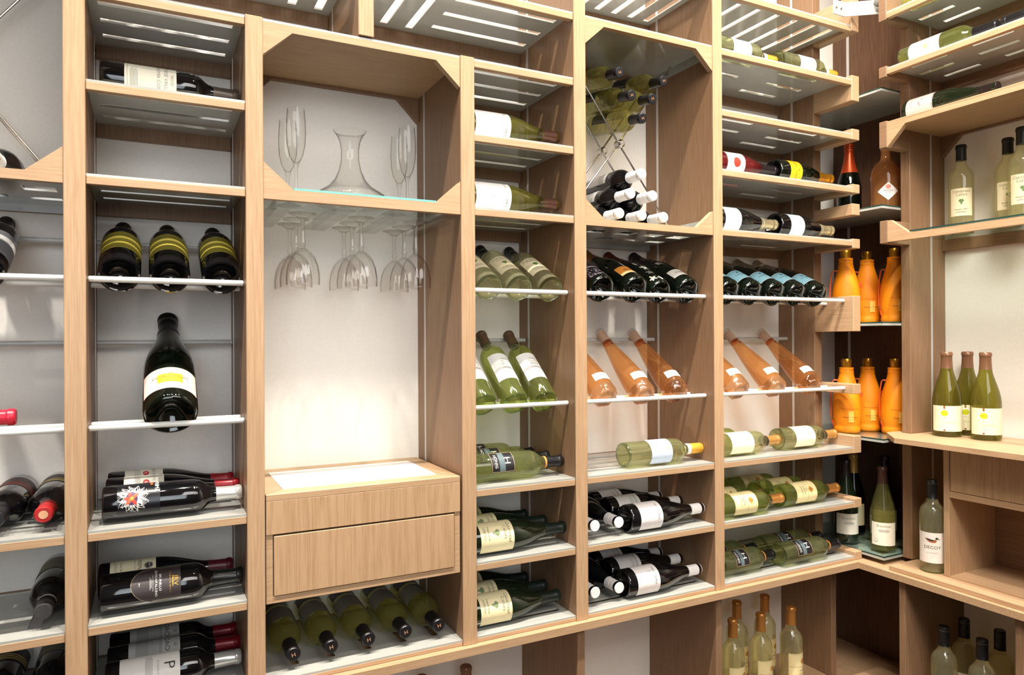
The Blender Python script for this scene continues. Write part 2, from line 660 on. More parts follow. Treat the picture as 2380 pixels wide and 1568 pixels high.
# bay B (magnum)
shelf(B0, B1, L9, xslots(B0, B1), 'white slotted shelf above the cream-labelled bottle, top of the magnum bay')
shelf(B0, B1, L8, xslots(B0, B1), 'white slotted shelf carrying the single dark bottle with a cream label')
shelf(B0, B1, L7, xslots(B0, B1), 'empty white slotted shelf with oak rail above the three olive-labelled bottles')
shelf(B0, B1, L2, xslots(B0, B1), 'white slotted shelf carrying the flower-label bottle and two red-capped bottles')
shelf(B0, B1, L1, xslots(B0, B1), 'white slotted shelf carrying the black shield-label bottle')
shelf(B0, B1, L0, xslots(B0, B1), 'white slotted shelf under the stacked grey-labelled bottles, lowest of the magnum bay')
# bay D
shelf(D0, D1, L9, xslots(D0, D1), 'empty white slotted shelf topmost in the narrow white wine bay')
shelf(D0, D1, L8, xslots(D0, D1), 'white slotted shelf carrying the upper of two white-labelled bottles with brown screw caps')
shelf(D0, D1, L7, xslots(D0, D1), 'white slotted shelf carrying the lower of two white-labelled bottles with brown screw caps')
shelf(D0, D1, L2, xslots(D0, D1), 'white slotted shelf carrying black-labelled clear bottles in the narrow bay')
shelf(D0, D1, L1, xslots(D0, D1), 'white slotted shelf with the upper row of cream-labelled dark green bottles')
shelf(D0, D1, L0, xslots(D0, D1), 'white slotted shelf with the lower row of cream-labelled dark green bottles')
# bay E
shelf(E0, E1, L2, xslots(E0, E1) + [], 'white slotted shelf carrying one bottle with a pale blue label')
shelf(E0, E1, L1, xslots(E0, E1), 'white slotted shelf with the upper pile of white-capped bottles')
shelf(E0, E1, L0, xslots(E0, E1), 'white slotted shelf with the lower pile of white-capped bottles, on the ledge')
shelf(E0, E1, L11, yslots(E0, E1, 7), 'slatted white shelf high over the wire rack, at the top of the frame')
# bay A
shelf(A0, A1, L2, xslots(A0, A1), 'white slotted shelf carrying two dark bottles with striped labels, necks outward')
shelf(A0, A1, 0.9225, yslots(A0, A1, 4), 'white slotted shelf carrying one dark bottle with a grey screw cap, neck outward')
shelf(A0, A1, L0, xslots(A0, A1), 'white slotted shelf at the lower edge of the view, outer bay')
# bay C bottom
shelf(C0, C1, L0, [(x - 0.009, x + 0.009, 0.06, 0.14) for x in (0.30, 0.385, 0.475, 0.565, 0.65)],
      'white slotted shelf below the drawer carrying five bottles with black caps')
# upper shelves over B, C, D
shelf(-0.1157 + G, 0.4416 - G, L10, yslots(-0.1157, 0.4416, 8), 'slatted white shelf over the magnum bay, left of the short upright')
shelf(0.4782 + G, D1, L10, yslots(0.4782, 0.70, 3) + [(0.72, 1.02, y - 0.0095, y + 0.0095) for y in (0.065, 0.155, 0.245)],
      'slatted white shelf over the decanter bay, right of the short upright')
# bay F
shelf(F0, F1, L11, yslots(F0, F1, 7), 'topmost white slotted shelf in the corner bay, next to the metal bracket')
shelf(F0, F1, L10, shortslots(F0, F1, 2), 'white slotted shelf in the corner bay carrying two pale-blue-labelled bottles')
shelf(F0, F1, 2.2095, shortslots(F0, F1, 2), 'empty white slotted shelf in the corner bay')
shelf(F0, F1, 2.0240, shortslots(F0, F1, 2), 'white slotted shelf carrying the red-dot bottle and the yellow-label champagne')
shelf(F0, F1, L7, shortslots(F0, F1, 2), 'white slotted shelf carrying two pale-blue-labelled sparkling wines')
shelf(F0, F1, L2, shortslots(F0, F1, 2), 'white slotted shelf with gold-capped white wines, under the rose wines in the corner bay')
shelf(F0, F1, L1, shortslots(F0, F1, 2), 'white slotted shelf with a pile of gold-capped green bottles in the corner bay')
shelf(F0, F1, L0, xslots(F0, F1), 'lowest white slotted shelf of the corner bay, with shaded black-labelled bottles')

# cantilevered arms at the corner end
for z0, z1, lab in ((2.568, 2.690, 'tall oak shelf arm under the metal bracket, topmost at the corner'),
                    (2.324, 2.413, 'deep oak shelf arm beside the two pale-blue-labelled bottles'),
                    (2.188, 2.226, 'thin oak shelf arm at the end of the empty corner shelf'),
                    (2.002, 2.033, 'thin oak shelf arm beside the yellow-label champagne'),
                    (1.925, 1.965, 'loose oak arm carrying no shelf, below the yellow-label champagne'),
                    (1.809, 1.842, 'thin oak shelf arm at the end of the sparkling wine shelf'),
                    (1.519, 1.643, 'tall oak arm holding the white rods below five blue-labelled bottles'),
                    (1.301, 1.335, 'thin oak arm holding the white rods below the rose wines'),
                    (1.094, 1.154, 'oak shelf arm beside the two bright gold-capped bottles'),
                    (0.904, 0.936, 'thin oak shelf arm beside the pile of gold-capped green bottles'),
                    (0.7228, 0.751, 'lowest oak shelf arm standing on the ledge at the corner')):
    single('oak_bracket', MB().box(2.1806, 2.2187, 0.0, 0.1615, z0, z1, 0.0016), 'oak_y', lab, 'shelf arm')


# ------------------------------------------------------------------ rods
def rods(x0, x1, level, label):
    t = thing('bottle_rods', label, 'bottle rack', ((x0 + x1) / 2, 0.037, 1.3 if level == 2 else 1.6))
    z = 1.628 if level == 1 else 1.320
    bz, by = (1.7325, 0.285) if level == 1 else (1.4950, 0.288)
    part('front_rod', MB().rod((x0, 0.037, z), (x1, 0.037, z), 0.0064), 'rod_white', t, True)
    part('support_rod', MB().rod((x0, 0.110, z - (0.008 if level == 1 else 0.0)), (x1, 0.110, z - (0.008 if level == 1 else 0.0)), 0.0058), 'rod_white', t, True)
    part('neck_rod', MB().rod((x0, by, bz), (x1, by, bz), 0.0062), 'rod_grey', t, True)
    return t


for x0, x1, n in ((A0, A1, 'in the outer bay'), (B0, B1, 'in the magnum bay'), (D0, D1, 'in the narrow white wine bay'), (E0, E1, 'below the wire rack'), (F0, F1, 'in the corner bay')):
    rods(x0, x1, 1, 'set of white metal rods %s, upper of two sets' % n)
    rods(x0, x1, 2, 'set of white metal rods %s, lower of two sets' % n)


# ------------------------------------------------------------------ bay C: valance, glass shelf, stemware rack, drawer cabinet
def gusset_rail(x0, x1, y0, y1, zt, zb, gz, g, up=False):
    """a rail with triangular corner gussets (hanging, or standing up)"""
    if up:
        pts = [(x0, zb), (x1, zb), (x1, gz), (x1 - g, zt), (x0 + g, zt), (x0, gz)]
    else:
        pts = [(x0, gz), (x0 + g, zb), (x1 - g, zb), (x1, gz), (x1, zt), (x0, zt)]
    return MB().prism(pts, 'y', y0, y1)


t = thing('valance_shelf', 'oak canopy board with chamfered corners over the decanter and flutes', 'shelf', (0.46, 0.0, 2.14))
part('front_rail', gusset_rail(C0, C1, 0.0, 0.018, L9 - TK, 2.1965, 2.138, 0.064), 'oak_x', t)
part('back_rail', gusset_rail(C0, C1, 0.312, YB - 0.0005, 2.2035, 2.1965, 2.132, 0.064), 'oak_side', t)
part('soffit', MB().box(C0, C1, 0.018, YB - 0.0005, 2.2035, L9 - TK, 0), 'oak_x', t)
part('metal_tray', MB().box(C0, C1, 0.0006, YB - 0.0005, L9 - TK, L9, 0), 'tray_white', t)

t = thing('glass_shelf', 'clear glass shelf on an oak rail with raised corners, carrying decanter and flutes', 'shelf', (0.46, 0.0, 1.816))
part('front_rail', gusset_rail(C0, C1, 0.0, 0.018, 1.840, 1.816, 1.899, 0.066, True), 'oak_x', t)
part('glass_pane', MB().box(C0 + 0.066, C1 - 0.066, 0.0012, 0.018, 1.8402, 1.8452, 0).box(C0, C1, 0.018, 0.315, 1.8402, 1.8452, 0), 'shelf_glass', t)
part('glass_edge', MB().box(C0 + 0.066, C1 - 0.066, 0.0002, 0.0012, 1.8402, 1.8452, 0), 'glass_edge', t, label='greenish polished glass edge')
part('side_support', MB().box(C0, C0 + 0.01, 0.03, 0.31, 1.832, 1.8401, 0).box(C1 - 0.01, C1, 0.03, 0.31, 1.832, 1.8401, 0), 'tray_white', t)

t = thing('stemware_rack', 'clear acrylic hanging rack with slots for goblets under the glass shelf', 'glass rack', (0.46, 0.02, 1.79))
part('top_plate', MB().box(C0 + 0.003, C1 - 0.003, 0.02, 0.30, 1.826, 1.829, 0), 'acrylic', t)
for xa, xb in ((C0 + 0.003, 0.288), (0.365, 0.425), (0.512, 0.565), (0.655, C1 - 0.003)):
    part('rail', MB().box(xa, xb, 0.035, 0.31, 1.7985, 1.8015, 0).box((xa + xb) / 2 - 0.0015, (xa + xb) / 2 + 0.0015, 0.035, 0.31, 1.8015, 1.826, 0), 'acrylic', t)
part('front_lip', MB().box(C0 + 0.003, C1 - 0.003, 0.0205, 0.0225, 1.808, 1.826, 0), 'acrylic', t)

t = thing('drawer_cabinet', 'oak drawer cabinet with a white inset top in the glassware bay', 'cabinet', (0.46, 0.0, 0.908))
X0, X1 = 0.2275, 0.6965
part('top_board', MB().box(X0, X1, 0.0, YB - 0.001, 1.1385, 1.1535, 0.001), 'oak_x', t)
part('inset_panel', MB().box(0.271, 0.650, 0.048, 0.272, 1.1535, 1.1547, 0), 'insert_white', t, label='glossy white inset panel')
part('fascia', MB().box(X0, X1, 0.0, 0.018, 1.0635, 1.1385, 0.0008), 'oak_front', t)
part('carcass', MB().box(X0, 0.2425, 0.003, YB - 0.002, 0.9085, 1.0633, 0.0006).box(0.6815, X1, 0.003, YB - 0.002, 0.9085, 1.0633, 0.0006)
     .box(0.2425, 0.6815, 0.003, YB - 0.002, 0.9085, 0.9235, 0.0006).box(0.2425, 0.6815, 0.31, YB - 0.002, 0.9235, 1.0633, 0), 'oak_x', t)
d = part('drawer', MB().box(0.2442, 0.6798, 0.0, 0.018, 0.9255, 1.0592, 0.001), 'oak_front', t)
part('drawer_box', MB().box(0.25, 0.674, 0.0185, 0.30, 0.93, 0.94, 0).box(0.25, 0.258, 0.0185, 0.30, 0.94, 1.03, 0).box(0.666, 0.674, 0.0185, 0.30, 0.94, 1.03, 0), 'oak_side', d)

# ------------------------------------------------------------------ bays A and E: wire racks between a top tray and a bottom tray
def wire_rack(x0, x1, lab):
    t = thing('valance_tray', 'white metal top tray with chamfered oak rail over %s' % lab, 'shelf', ((x0 + x1) / 2, 0, 2.32))
    part('front_rail', gusset_rail(x0, x1, 0.0, 0.018, 2.3985 - TK, 2.3775, 2.320, 0.064), 'oak_x', t)
    part('back_rail', gusset_rail(x0, x1, 0.312, YB - 0.0005, 2.3985 - TK, 2.3775, 2.320, 0.064), 'oak_side', t)
    part('metal_tray', MB().box(x0, x1, 0.0006, YB - 0.0005, 2.3985 - TK, 2.3985, 0), 'tray_white', t)
    part('metal_flange', MB().box(x0, x0 + 0.0016, 0.0185, 0.3115, 2.366, 2.3936, 0), 'tray_white', t)
    fl = part('metal_flange', MB().box(x1 - 0.0016, x1, 0.0185, 0.3115, 2.366, 2.3936, 0), 'tray_white', t)
    for yy in (0.04, 0.12, 0.21):
        part('screw', MB().rod((x1 - 0.0035, yy, 2.379), (x1 - 0.0016, yy, 2.379), 0.003, 10), 'screw', fl, True)
    t = thing('gusset_tray', 'white metal bottom tray with raised oak corners under %s' % lab, 'shelf', ((x0 + x1) / 2, 0, 1.81))
    part('front_rail', gusset_rail(x0, x1, 0.0, 0.018, 1.8345, 1.815, 1.888, 0.064, True), 'oak_x', t)
    xm = (x0 + x1) / 2
    part('metal_tray', MB().slotted(x0, x1, 0.0185, 0.3095, 1.8178, 1.8225, [(xm - 0.15 + i * 0.1, xm - 0.09 + i * 0.1, 0.08, 0.13) for i in range(4)] + [(xm - 0.15 + i * 0.1, xm - 0.09 + i * 0.1, 0.2, 0.235) for i in range(4)]), 'tray_white', t)
    part('metal_flange', MB().box(x0, x0 + 0.0016, 0.0185, 0.309, 1.8226, 1.866, 0), 'tray_white', t)
    fl = part('metal_flange', MB().box(x1 - 0.0016, x1, 0.0185, 0.309, 1.8226, 1.866, 0), 'tray_white', t)
    for yy in (0.07, 0.2):
        part('screw', MB().rod((x1 - 0.0035, yy, 1.853), (x1 - 0.0016, yy, 1.853), 0.003, 10), 'screw', fl, True)
    part('back_flange', MB().box(x0, x1, 0.310, 0.3118, 1.800, 1.8225, 0), 'tray_white', t)
    part('back_rail', MB().box(x0, x1, 0.312, YB - 0.0005, 1.800, 1.838, 0.001), 'oak_side', t)
    w_ = thing('wire_bottle_rack', 'crossed steel rods with round steel joints, %s' % lab, 'bottle rack', (xm, 0.17, 1.838))
    for yy in (0.169, 0.264):
        xb, zb = xm, 2.1070
        for sx in (-1, 1):
            part('rod', MB().rod((xb + sx * 0.006, yy - 0.004 * sx, zb - 0.008), (xm + sx * 0.2230, yy - 0.004 * sx, 1.8265), 0.0028, 8), 'steel', w_, True)
            part('rod', MB().rod((xb + sx * 0.006, yy + 0.004 * sx, zb + 0.008), (xm + sx * 0.2135, yy + 0.004 * sx, 2.3905), 0.0028, 8), 'steel', w_, True)
        part('joint', MB().rod((xb, yy - 0.022, zb), (xb, yy + 0.012, zb), 0.0128, 20), 'steel', w_, True)
    return t


wire_rack(E0, E1, 'the black-capped and white-capped bottles')
wire_rack(A0, A1, 'the outer bay beside the tall upright')

# ------------------------------------------------------------------ corner: dark panel, glass corner shelves
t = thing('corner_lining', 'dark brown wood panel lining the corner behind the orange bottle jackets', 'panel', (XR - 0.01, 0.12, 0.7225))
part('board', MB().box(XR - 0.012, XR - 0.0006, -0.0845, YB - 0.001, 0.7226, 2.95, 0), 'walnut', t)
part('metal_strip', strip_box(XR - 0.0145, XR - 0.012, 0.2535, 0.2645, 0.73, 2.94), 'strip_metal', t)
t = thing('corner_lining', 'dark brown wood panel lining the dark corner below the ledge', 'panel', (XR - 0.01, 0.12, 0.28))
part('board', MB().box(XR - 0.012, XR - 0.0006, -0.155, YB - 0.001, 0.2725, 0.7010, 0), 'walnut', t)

CZ = [2.3385, 1.9385, 1.5385, 1.1385, 0.7385]
cl = ['empty glass corner shelf, highest in the corner', 'glass corner shelf with the orange-foiled and the diamond-label bottle',
      'glass corner shelf carrying the upper three orange bottle jackets', 'glass corner shelf carrying the lower three orange bottle jackets',
      'lowest glass corner shelf with four standing bottles, resting over the ledge']
for z, lab in zip(CZ, cl):
    t = thing('corner_shelf', lab, 'shelf', (2.36, 0.12, z))
    hl = [] if z > 1 else [(2.26 + i * 0.11, 2.32 + i * 0.11, -0.05 + j * 0.12, 0.0 + j * 0.12) for i in range(2) for j in range(3)]
    part('metal_plate', MB().slotted(2.2195, XR - 0.015, -0.0835, YB - 0.002, z, z + 0.0072, hl), 'tray_white', t)
    part('glass_pane', MB().box(2.2215, XR - 0.0155, -0.0815, YB - 0.003, z + 0.0074, z + 0.0126, 0), 'shelf_glass', t)
    part('glass_edge', MB().box(2.2206, 2.2215, -0.0824, YB - 0.003, z + 0.0074, z + 0.0126, 0).box(2.2206, XR - 0.0155, -0.0824, -0.0815, z + 0.0074, z + 0.0126, 0), 'dark_glass_edge', t)

# ------------------------------------------------------------------ return wall
XF = 2.195
t = thing('shelf_upright', 'oak panel of the return wall beside the counter with three bottles', 'shelf upright', (2.41, -0.1, 1.168))
part('board', MB().box(2.315, XR - 0.0006, -0.120, -0.0855, 1.1682, 2.95, 0.0016), 'oak_side', t)
part('metal_strip', strip_box(2.4255, 2.4345, -0.1212, -0.119, 1.17, 2.94), 'strip_metal', t)
t = thing('shelf_upright', 'short oak panel of the return wall under the counter, behind the duck-label bottle', 'shelf upright', (2.41, -0.1, 0.7376))
part('board', MB().box(2.315, XR - 0.0006, -0.120, -0.0855, 0.7377, 1.1518, 0.0016), 'oak_side', t)
part('metal_strip', strip_box(2.4255, 2.4345, -0.1212, -0.119, 0.74, 1.15), 'strip_metal', t)
YE = -0.90
t = thing('shelf_upright', 'oak upright at the near end of the return wall', 'shelf upright', (2.35, YE, 0.7225))
part('board', MB().box(XF, XR - 0.0006, YE - 0.036, YE, 1.1682, 2.95, 0.0016), 'oak_side', t)


def ry(y0, y1, z0, z1, x0=XF, x1=XF + 0.018):
    return MB().box(x0, x1, y0, y1, z0, z1, 0.001)


def rslots(y0, y1, n=4):
    st = (y1 - y0) / n
    h = []
    for k, xx in enumerate((2.255, 2.345, 2.435)):
        for i in range(n):
            a = y0 + st * i + 0.03 + (0.03 if k % 2 else 0)
            h.append((xx - 0.0095, xx + 0.0095, a, a + st * 0.6))
    return [q for q in h if q[3] < y1 - 0.01]


for z, lab in ((2.5855, 'topmost white slotted shelf on the return wall'), (2.3985, 'white slotted shelf on the return wall carrying a white-labelled green bottle')):
    t = thing('slotted_shelf', lab, 'shelf', (2.35, -0.4, z - 0.02))
    part('front_rail', ry(YE, -0.1206, z - TK - 0.017, z - TK), 'oak_y', t)
    part('metal_tray', MB().slotted(XF + 0.0006, XR - 0.018, YE, -0.1206, z - TK, z, rslots(YE, -0.1206)), 'tray_white', t)
    part('back_rail', MB().box(XR - 0.018, XR - 0.0005, YE, -0.1206, z - 0.036, z, 0.001), 'oak_side_y', t)
t = thing('valance_shelf', 'oak canopy board with chamfered corner over the cream-labelled standing bottles', 'shelf', (2.35, -0.4, 2.14))
part('front_rail', MB().prism([(YE, 2.1965), (-0.185, 2.1965), (-0.1206, 2.132), (-0.1206, 2.2132), (YE, 2.2132)], 'x', XF, XF + 0.018), 'oak_y', t)
part('back_rail', MB().prism([(YE, 2.1965), (-0.185, 2.1965), (-0.1206, 2.132), (-0.1206, 2.2035), (YE, 2.2035)], 'x', XR - 0.018, XR - 0.0005), 'oak_side_y', t)
part('soffit', MB().box(XF + 0.018, XR - 0.0005, YE, -0.1206, 2.2035, 2.2132, 0), 'oak_y', t)
part('top_board', MB().box(XF, XR - 0.0005, YE, -0.1206, 2.2132, 2.2180, 0.001), 'oak_y', t)
t = thing('glass_shelf', 'glass shelf on an oak rail of the return wall carrying cream-labelled standing bottles', 'shelf', (2.35, -0.4, 1.816))
part('front_rail', MB().prism([(YE, 1.816), (-0.1206, 1.816), (-0.1206, 1.888), (-0.1306, 1.888), (-0.196, 1.838), (YE, 1.838)], 'x', XF, XF + 0.018), 'oak_y', t)
part('glass_pane', MB().box(XF + 0.0012, XF + 0.018, YE, -0.197, 1.8402, 1.8452, 0).box(XF + 0.018, XR - 0.005, YE, -0.1206, 1.8402, 1.8452, 0), 'shelf_glass', t)
part('glass_edge', MB().box(XF + 0.0002, XF + 0.0012, YE, -0.197, 1.8402, 1.8452, 0), 'dark_glass_edge', t)
part('back_rail', MB().box(XR - 0.018, XR - 0.0005, YE, -0.1206, 1.800, 1.84, 0.001), 'oak_side_y', t)
for z0, z1, lab in ((2.5605, 2.640, 'tall oak shelf arm of the return wall under the metal bracket'),
                    (2.370, 2.406, 'oak shelf arm of the return wall beside the white-labelled green bottle'),
                    (2.134, 2.222, 'deep oak arm of the return wall beside the lying white-labelled black bottle'),
                    (1.813, 1.889, 'deep oak arm of the return wall at the end of the glass shelf')):
    single('oak_bracket', MB().box(XF, 2.3145, -0.120, -0.0915, z0, z1, 0.0016), 'oak_side_y', lab, 'shelf arm')

t = thing('counter', 'oak counter with a cut corner carrying three green bottles', 'counter', (2.34, -0.4, 1.152))
cb = [(2.164, -0.161), (2.164, YE - 0.04), (2.372, YE - 0.04), (2.372, -0.054), (2.277, -0.054)]
part('front_board', MB().prism(cb, 'z', 1.152, 1.168), 'oak_y', t)
part('rear_board', MB().prism([(2.378, YE - 0.04), (XR - 0.013, YE - 0.04), (XR - 0.013, -0.054), (2.378, -0.054)], 'z', 1.152, 1.168), 'oak_y', t)

t = thing('base_board', 'oak base board lying on the return ledge under the duck-label bottle', 'board', (2.35, -0.5, 0.7228))
part('board', MB().box(2.190, XR - 0.001, YE - 0.04, -0.1215, 0.7228, 0.7375, 0.001), 'oak_y', t)

t = thing('drawer_cabinet', 'oak cabinet with a drawer over an open cubby on the return wall', 'cabinet', (2.38, -0.5, 0.7376))
part('side_panel', MB().box(2.25, XR - 0.002, -0.287, -0.2685, 0.7378, 1.1515, 0.001), 'oak_z', t)
part('side_panel', MB().box(2.25, XR - 0.002, YE, YE + 0.0185, 0.7378, 1.1515, 0.001), 'oak_z', t)
part('shelf_board', MB().box(2.25, XR - 0.002, YE + 0.0185, -0.2875, 0.990, 1.009, 0.001), 'oak_y', t)
part('back_board', MB().box(XR - 0.012, XR - 0.002, YE + 0.0185, -0.2875, 0.7378, 0.990, 0), 'oak_side_y', t)
part('cubby_floor', MB().box(2.25, XR - 0.012, YE + 0.0185, -0.2875, 0.7378, 0.742, 0), 'oak_y', t)
part('drawer', MB().box(2.2515, 2.2695, YE + 0.020, -0.289, 1.0105, 1.148, 0.001), 'oak_front', t)

# metal bracket joining the two walls at the top
t = thing('metal_bracket', 'folded white metal bracket joining the two top shelf arms across the corner', 'bracket', (2.2, -0.02, 2.6))
part('plate', MB().prism([(2.085, -0.0045), (2.14, -0.0045), (2.235, -0.075), (2.235, -0.0715), (2.14, -0.0005), (2.085, -0.0005)], 'z', 2.606, 2.655), 'tray_white', t)
part('tube', MB().rod((2.215, -0.060, 2.655), (2.275, -0.112, 2.655), 0.022, 18), 'tray_white', t, True)
for xx in (2.098, 2.122):
    part('screw', MB().rod((xx, -0.007, 2.630), (xx, -0.0045, 2.630), 0.004, 10), 'screw', t, True)


# ------------------------------------------------------------------ bottles
PROF = {
    'bord': [(0, .024), (.010, .022), (.020, .014), (.029, .003), (.0325, 0), (.0358, .0012), (.0375, .006), (.0375, .183), (.0370, .193), (.0345, .204), (.0290, .2135), (.0225, .221), (.0180, .229), (.0158, .240), (.0150, .255), (.0146, .283), (.0150, .285), (.0162, .286), (.0162, .2955), (.0145, .298), (0, .2985)],
    'burg': [(0, .026), (.012, .022), (.024, .012), (.0325, .002), (.036, 0), (.0393, .0015), (.0410, .007), (.0410, .118), (.0405, .132), (.0385, .150), (.0345, .170), (.0290, .190), (.0235, .209), (.0190, .227), (.0163, .245), (.0153, .262), (.0148, .283), (.0152, .285), (.0164, .286), (.0164, .2955), (.0145, .298), (0, .2985)],
    'champ': [(0, .034), (.012, .030), (.026, .016), (.0345, .003), (.038, 0), (.0415, .002), (.0435, .008), (.0435, .122), (.0428, .138), (.0405, .156), (.0360, .177), (.0300, .198), (.0245, .220), (.0200, .242), (.0172, .264), (.0160, .280), (.0172, .283), (.0172, .291), (.0158, .293), (.0158, .300), (.0180, .303), (.0180, .3085), (.0150, .3125), (0, .313)],
    'rose': [(0, .010), (.014, .008), (.024, .003), (.030, 0), (.0345, .003), (.0380, .014), (.0390, .030), (.0388, .050), (.0372, .080), (.0340, .115), (.0298, .150), (.0252, .185), (.0208, .215), (.0172, .243), (.0150, .265), (.0142, .285), (.0155, .287), (.0155, .2945), (.0145, .298), (0, .2985)],
    'squat': [(0, .020), (.020, .016), (.036, .004), (.042, 0), (.0470, .002), (.0490, .008), (.0490, .128), (.0480, .142), (.0445, .158), (.0380, .172), (.0290, .183), (.0210, .190), (.0165, .198), (.0150, .210), (.0150, .224), (.0165, .226), (.0165, .231), (.0150, .233), (0, .2335)],
}


def prof_r(kind, z):
    p = [q for q in PROF[kind] if q[1] >= 0.006]
    p = p[[i for i, q in enumerate(p) if q[0] > .03][0] if kind != 'x' else 0:]
    for (r0, z0), (r1, z1) in zip(p, p[1:]):
        if z0 <= z <= z1 and z1 > z0:
            return r0 + (r1 - r0) * (z - z0) / (z1 - z0)
    return p[-1][0]


def bottle_body(kind, mat):
    key = 'bm_%s_%s' % (kind, mat)
    if key not in MATS:
        fac = None
        if kind == 'rose':
            def fac(an, z):
                a = max(0.0, 1 - z / 0.030)
                return 1 + a * (0.045 * math.sin(an * 7) + 0.04 * math.sin(an * 13 + z * 260))
        light = mat in ('g_pale', 'g_green', 'g_honig', 'g_olive', 'g_mid', 'g_pink', 'g_rose')
        me = MB().lathe(PROF[kind], 48 if kind == 'rose' else 36, facet=fac).mesh('glass_body', [mat, 'g_rose_base' if kind == 'rose' else 'g_base'] if light else mat, smooth=True, angle=50)
        if light:
            zz = .026 if kind == 'rose' else .0065
            me.polygons.foreach_set('material_index', [1 if p.center.z < zz else 0 for p in me.polygons])
        MATS[key] = me
    return MATS[key]


def capsule_mesh(kind, zc, col, rough=0.4, metal=0.0, off=0.0007, screw=False):
    key = 'cap_%s_%s_%s' % (kind, zc, col)
    if key in MATS:
        return MATS[key]
    top = [q for q in PROF[kind] if q[1] > zc and q[0] > 0]
    H = PROF[kind][-1][1]
    pts = [(prof_r(kind, zc) - 0.0005, zc), (prof_r(kind, zc) + off, zc + 0.0002)]
    if screw:
        pts += [(0.0163, zc + 0.001), (0.0163, zc + 0.020), (0.0157, zc + 0.0205), (0.0157, zc + 0.0215), (0.0163, zc + 0.022), (0.0163, H - 0.012), (0.0158, H - 0.0115), (0.0158, H - 0.0105), (0.0163, H - 0.010), (0.0163, H - 0.002), (0.0148, H + 0.0008), (0, H + 0.001)]
    else:
        pts += [(r + off, z) for r, z in top]
        pts += [(0.0142 if kind != 'champ' else 0.0150, H + 0.0008), (0, H + 0.0012)]
    MATS[key] = MB().lathe(pts, 24).mesh('capsule', cm(*col, rough, metal), smooth=True, angle=40)
    return MATS[key]


GLY = {}


def glyphs(txt):
    if txt in GLY:
        return GLY[txt]
    cu = bpy.data.curves.new('lettering', 'FONT')
    cu.body = txt
    cu.size = 1.0
    cu.align_x = 'CENTER'
    cu.resolution_u = 2
    ob = bpy.data.objects.new('lettering', cu)
    C.objects.link(ob)
    dg = bpy.context.evaluated_depsgraph_get()
    ev = ob.evaluated_get(dg)
    me = ev.to_mesh()
    r = ([(v.co.x, v.co.y) for v in me.vertices], [list(p.vertices) for p in me.polygons])
    ev.to_mesh_clear()
    bpy.data.objects.remove(ob)
    bpy.data.curves.remove(cu)
    GLY[txt] = r
    return r


class Decal:
    """flat print wrapped round a bottle: u along the circumference, v along the axis"""

    def __init__(s, R, k0=0.0006):
        s.R, s.k, s.v, s.f, s.fm, s.m = R, k0, [], [], [], []

    def mi(s, m):
        if m not in s.m:
            s.m.append(m)
        return s.m.index(m)

    def put(s, uv, faces, m, cut=False):
        if cut:
            bm = bmesh.new()
            bv = [bm.verts.new((u, v, 0)) for u, v in uv]
            for f in faces:
                bm.faces.new([bv[q] for q in f])
            us = [u for u, v in uv]
            c0 = math.floor(min(us) / .004) * .004
            while c0 < max(us):
                bmesh.ops.bisect_plane(bm, geom=bm.verts[:] + bm.edges[:] + bm.faces[:], dist=1e-7, plane_co=(c0, 0, 0), plane_no=(1, 0, 0))
                c0 += .004
            bm.verts.index_update()
            uv = [(v.co.x, v.co.y) for v in bm.verts]
            faces = [[v.index for v in f.verts] for f in bm.faces]
            bm.free()
        k = len(s.v)
        for u, v in uv:
            a = -PI / 2 + u / s.R
            s.v.append(((s.R + s.k) * math.cos(a), (s.R + s.k) * math.sin(a), v))
        i = s.mi(m)
        for f in faces:
            s.f.append([k + q for q in f])
            s.fm.append(i)
        s.k += 0.00006
        return s

    def text(s, t, size, u, v, m, sx=1.0):
        vs, fs = glyphs(t)
        return s.put([(u + a * size * sx, v + b * size) for a, b in vs], fs, m)

    def rect(s, u0, u1, v0, v1, m):
        n = max(1, int(abs(u1 - u0) / 0.004))
        uv = []
        for i in range(n + 1):
            u = u0 + (u1 - u0) * i / n
            uv += [(u, v0), (u, v1)]
        return s.put(uv, [[2 * i, 2 * i + 2, 2 * i + 3, 2 * i + 1] for i in range(n)], m)

    def frame(s, u0, u1, v0, v1, t, m):
        s.rect(u0, u1, v0, v0 + t, m)
        s.rect(u0, u1, v1 - t, v1, m)
        s.rect(u0, u0 + t, v0, v1, m)
        return s.rect(u1 - t, u1, v0, v1, m)

    def poly(s, pts, m):
        return s.put(pts, [list(range(len(pts)))], m, True)

    def ell(s, u, v, ru, rv, m, rot=0.0, n=18):
        c, d = math.cos(rot), math.sin(rot)
        uv = [(u, v)]
        for i in range(n):
            a = 2 * PI * i / n
            x, y = ru * math.cos(a), rv * math.sin(a)
            uv.append((u + x * c - y * d, v + x * d + y * c))
        return s.put(uv, [[0, 1 + i, 1 + (i + 1) % n] for i in range(n)], m, ru > .004 or rv > .004)

    def mesh(s, name='print'):
        return new_mesh(name, s.v, s.f, s.m, s.fm, smooth=True)


def band(R, z0, z1, hw, mat, taper=None, name='label'):
    """the paper itself: a patch of cylinder"""
    n = max(6, int(2 * hw / 0.005))
    vs, fs = [], []
    for i in range(n + 1):
        a = -PI / 2 + (-hw + 2 * hw * i / n) / R
        for z in (z0, z1):
            vs.append(((R + 0.0004) * math.cos(a), (R + 0.0004) * math.sin(a), z))
    for i in range(n):
        fs.append([2 * i, 2 * i + 2, 2 * i + 3, 2 * i + 1])
    return new_mesh(name, vs, fs, mat, smooth=True)


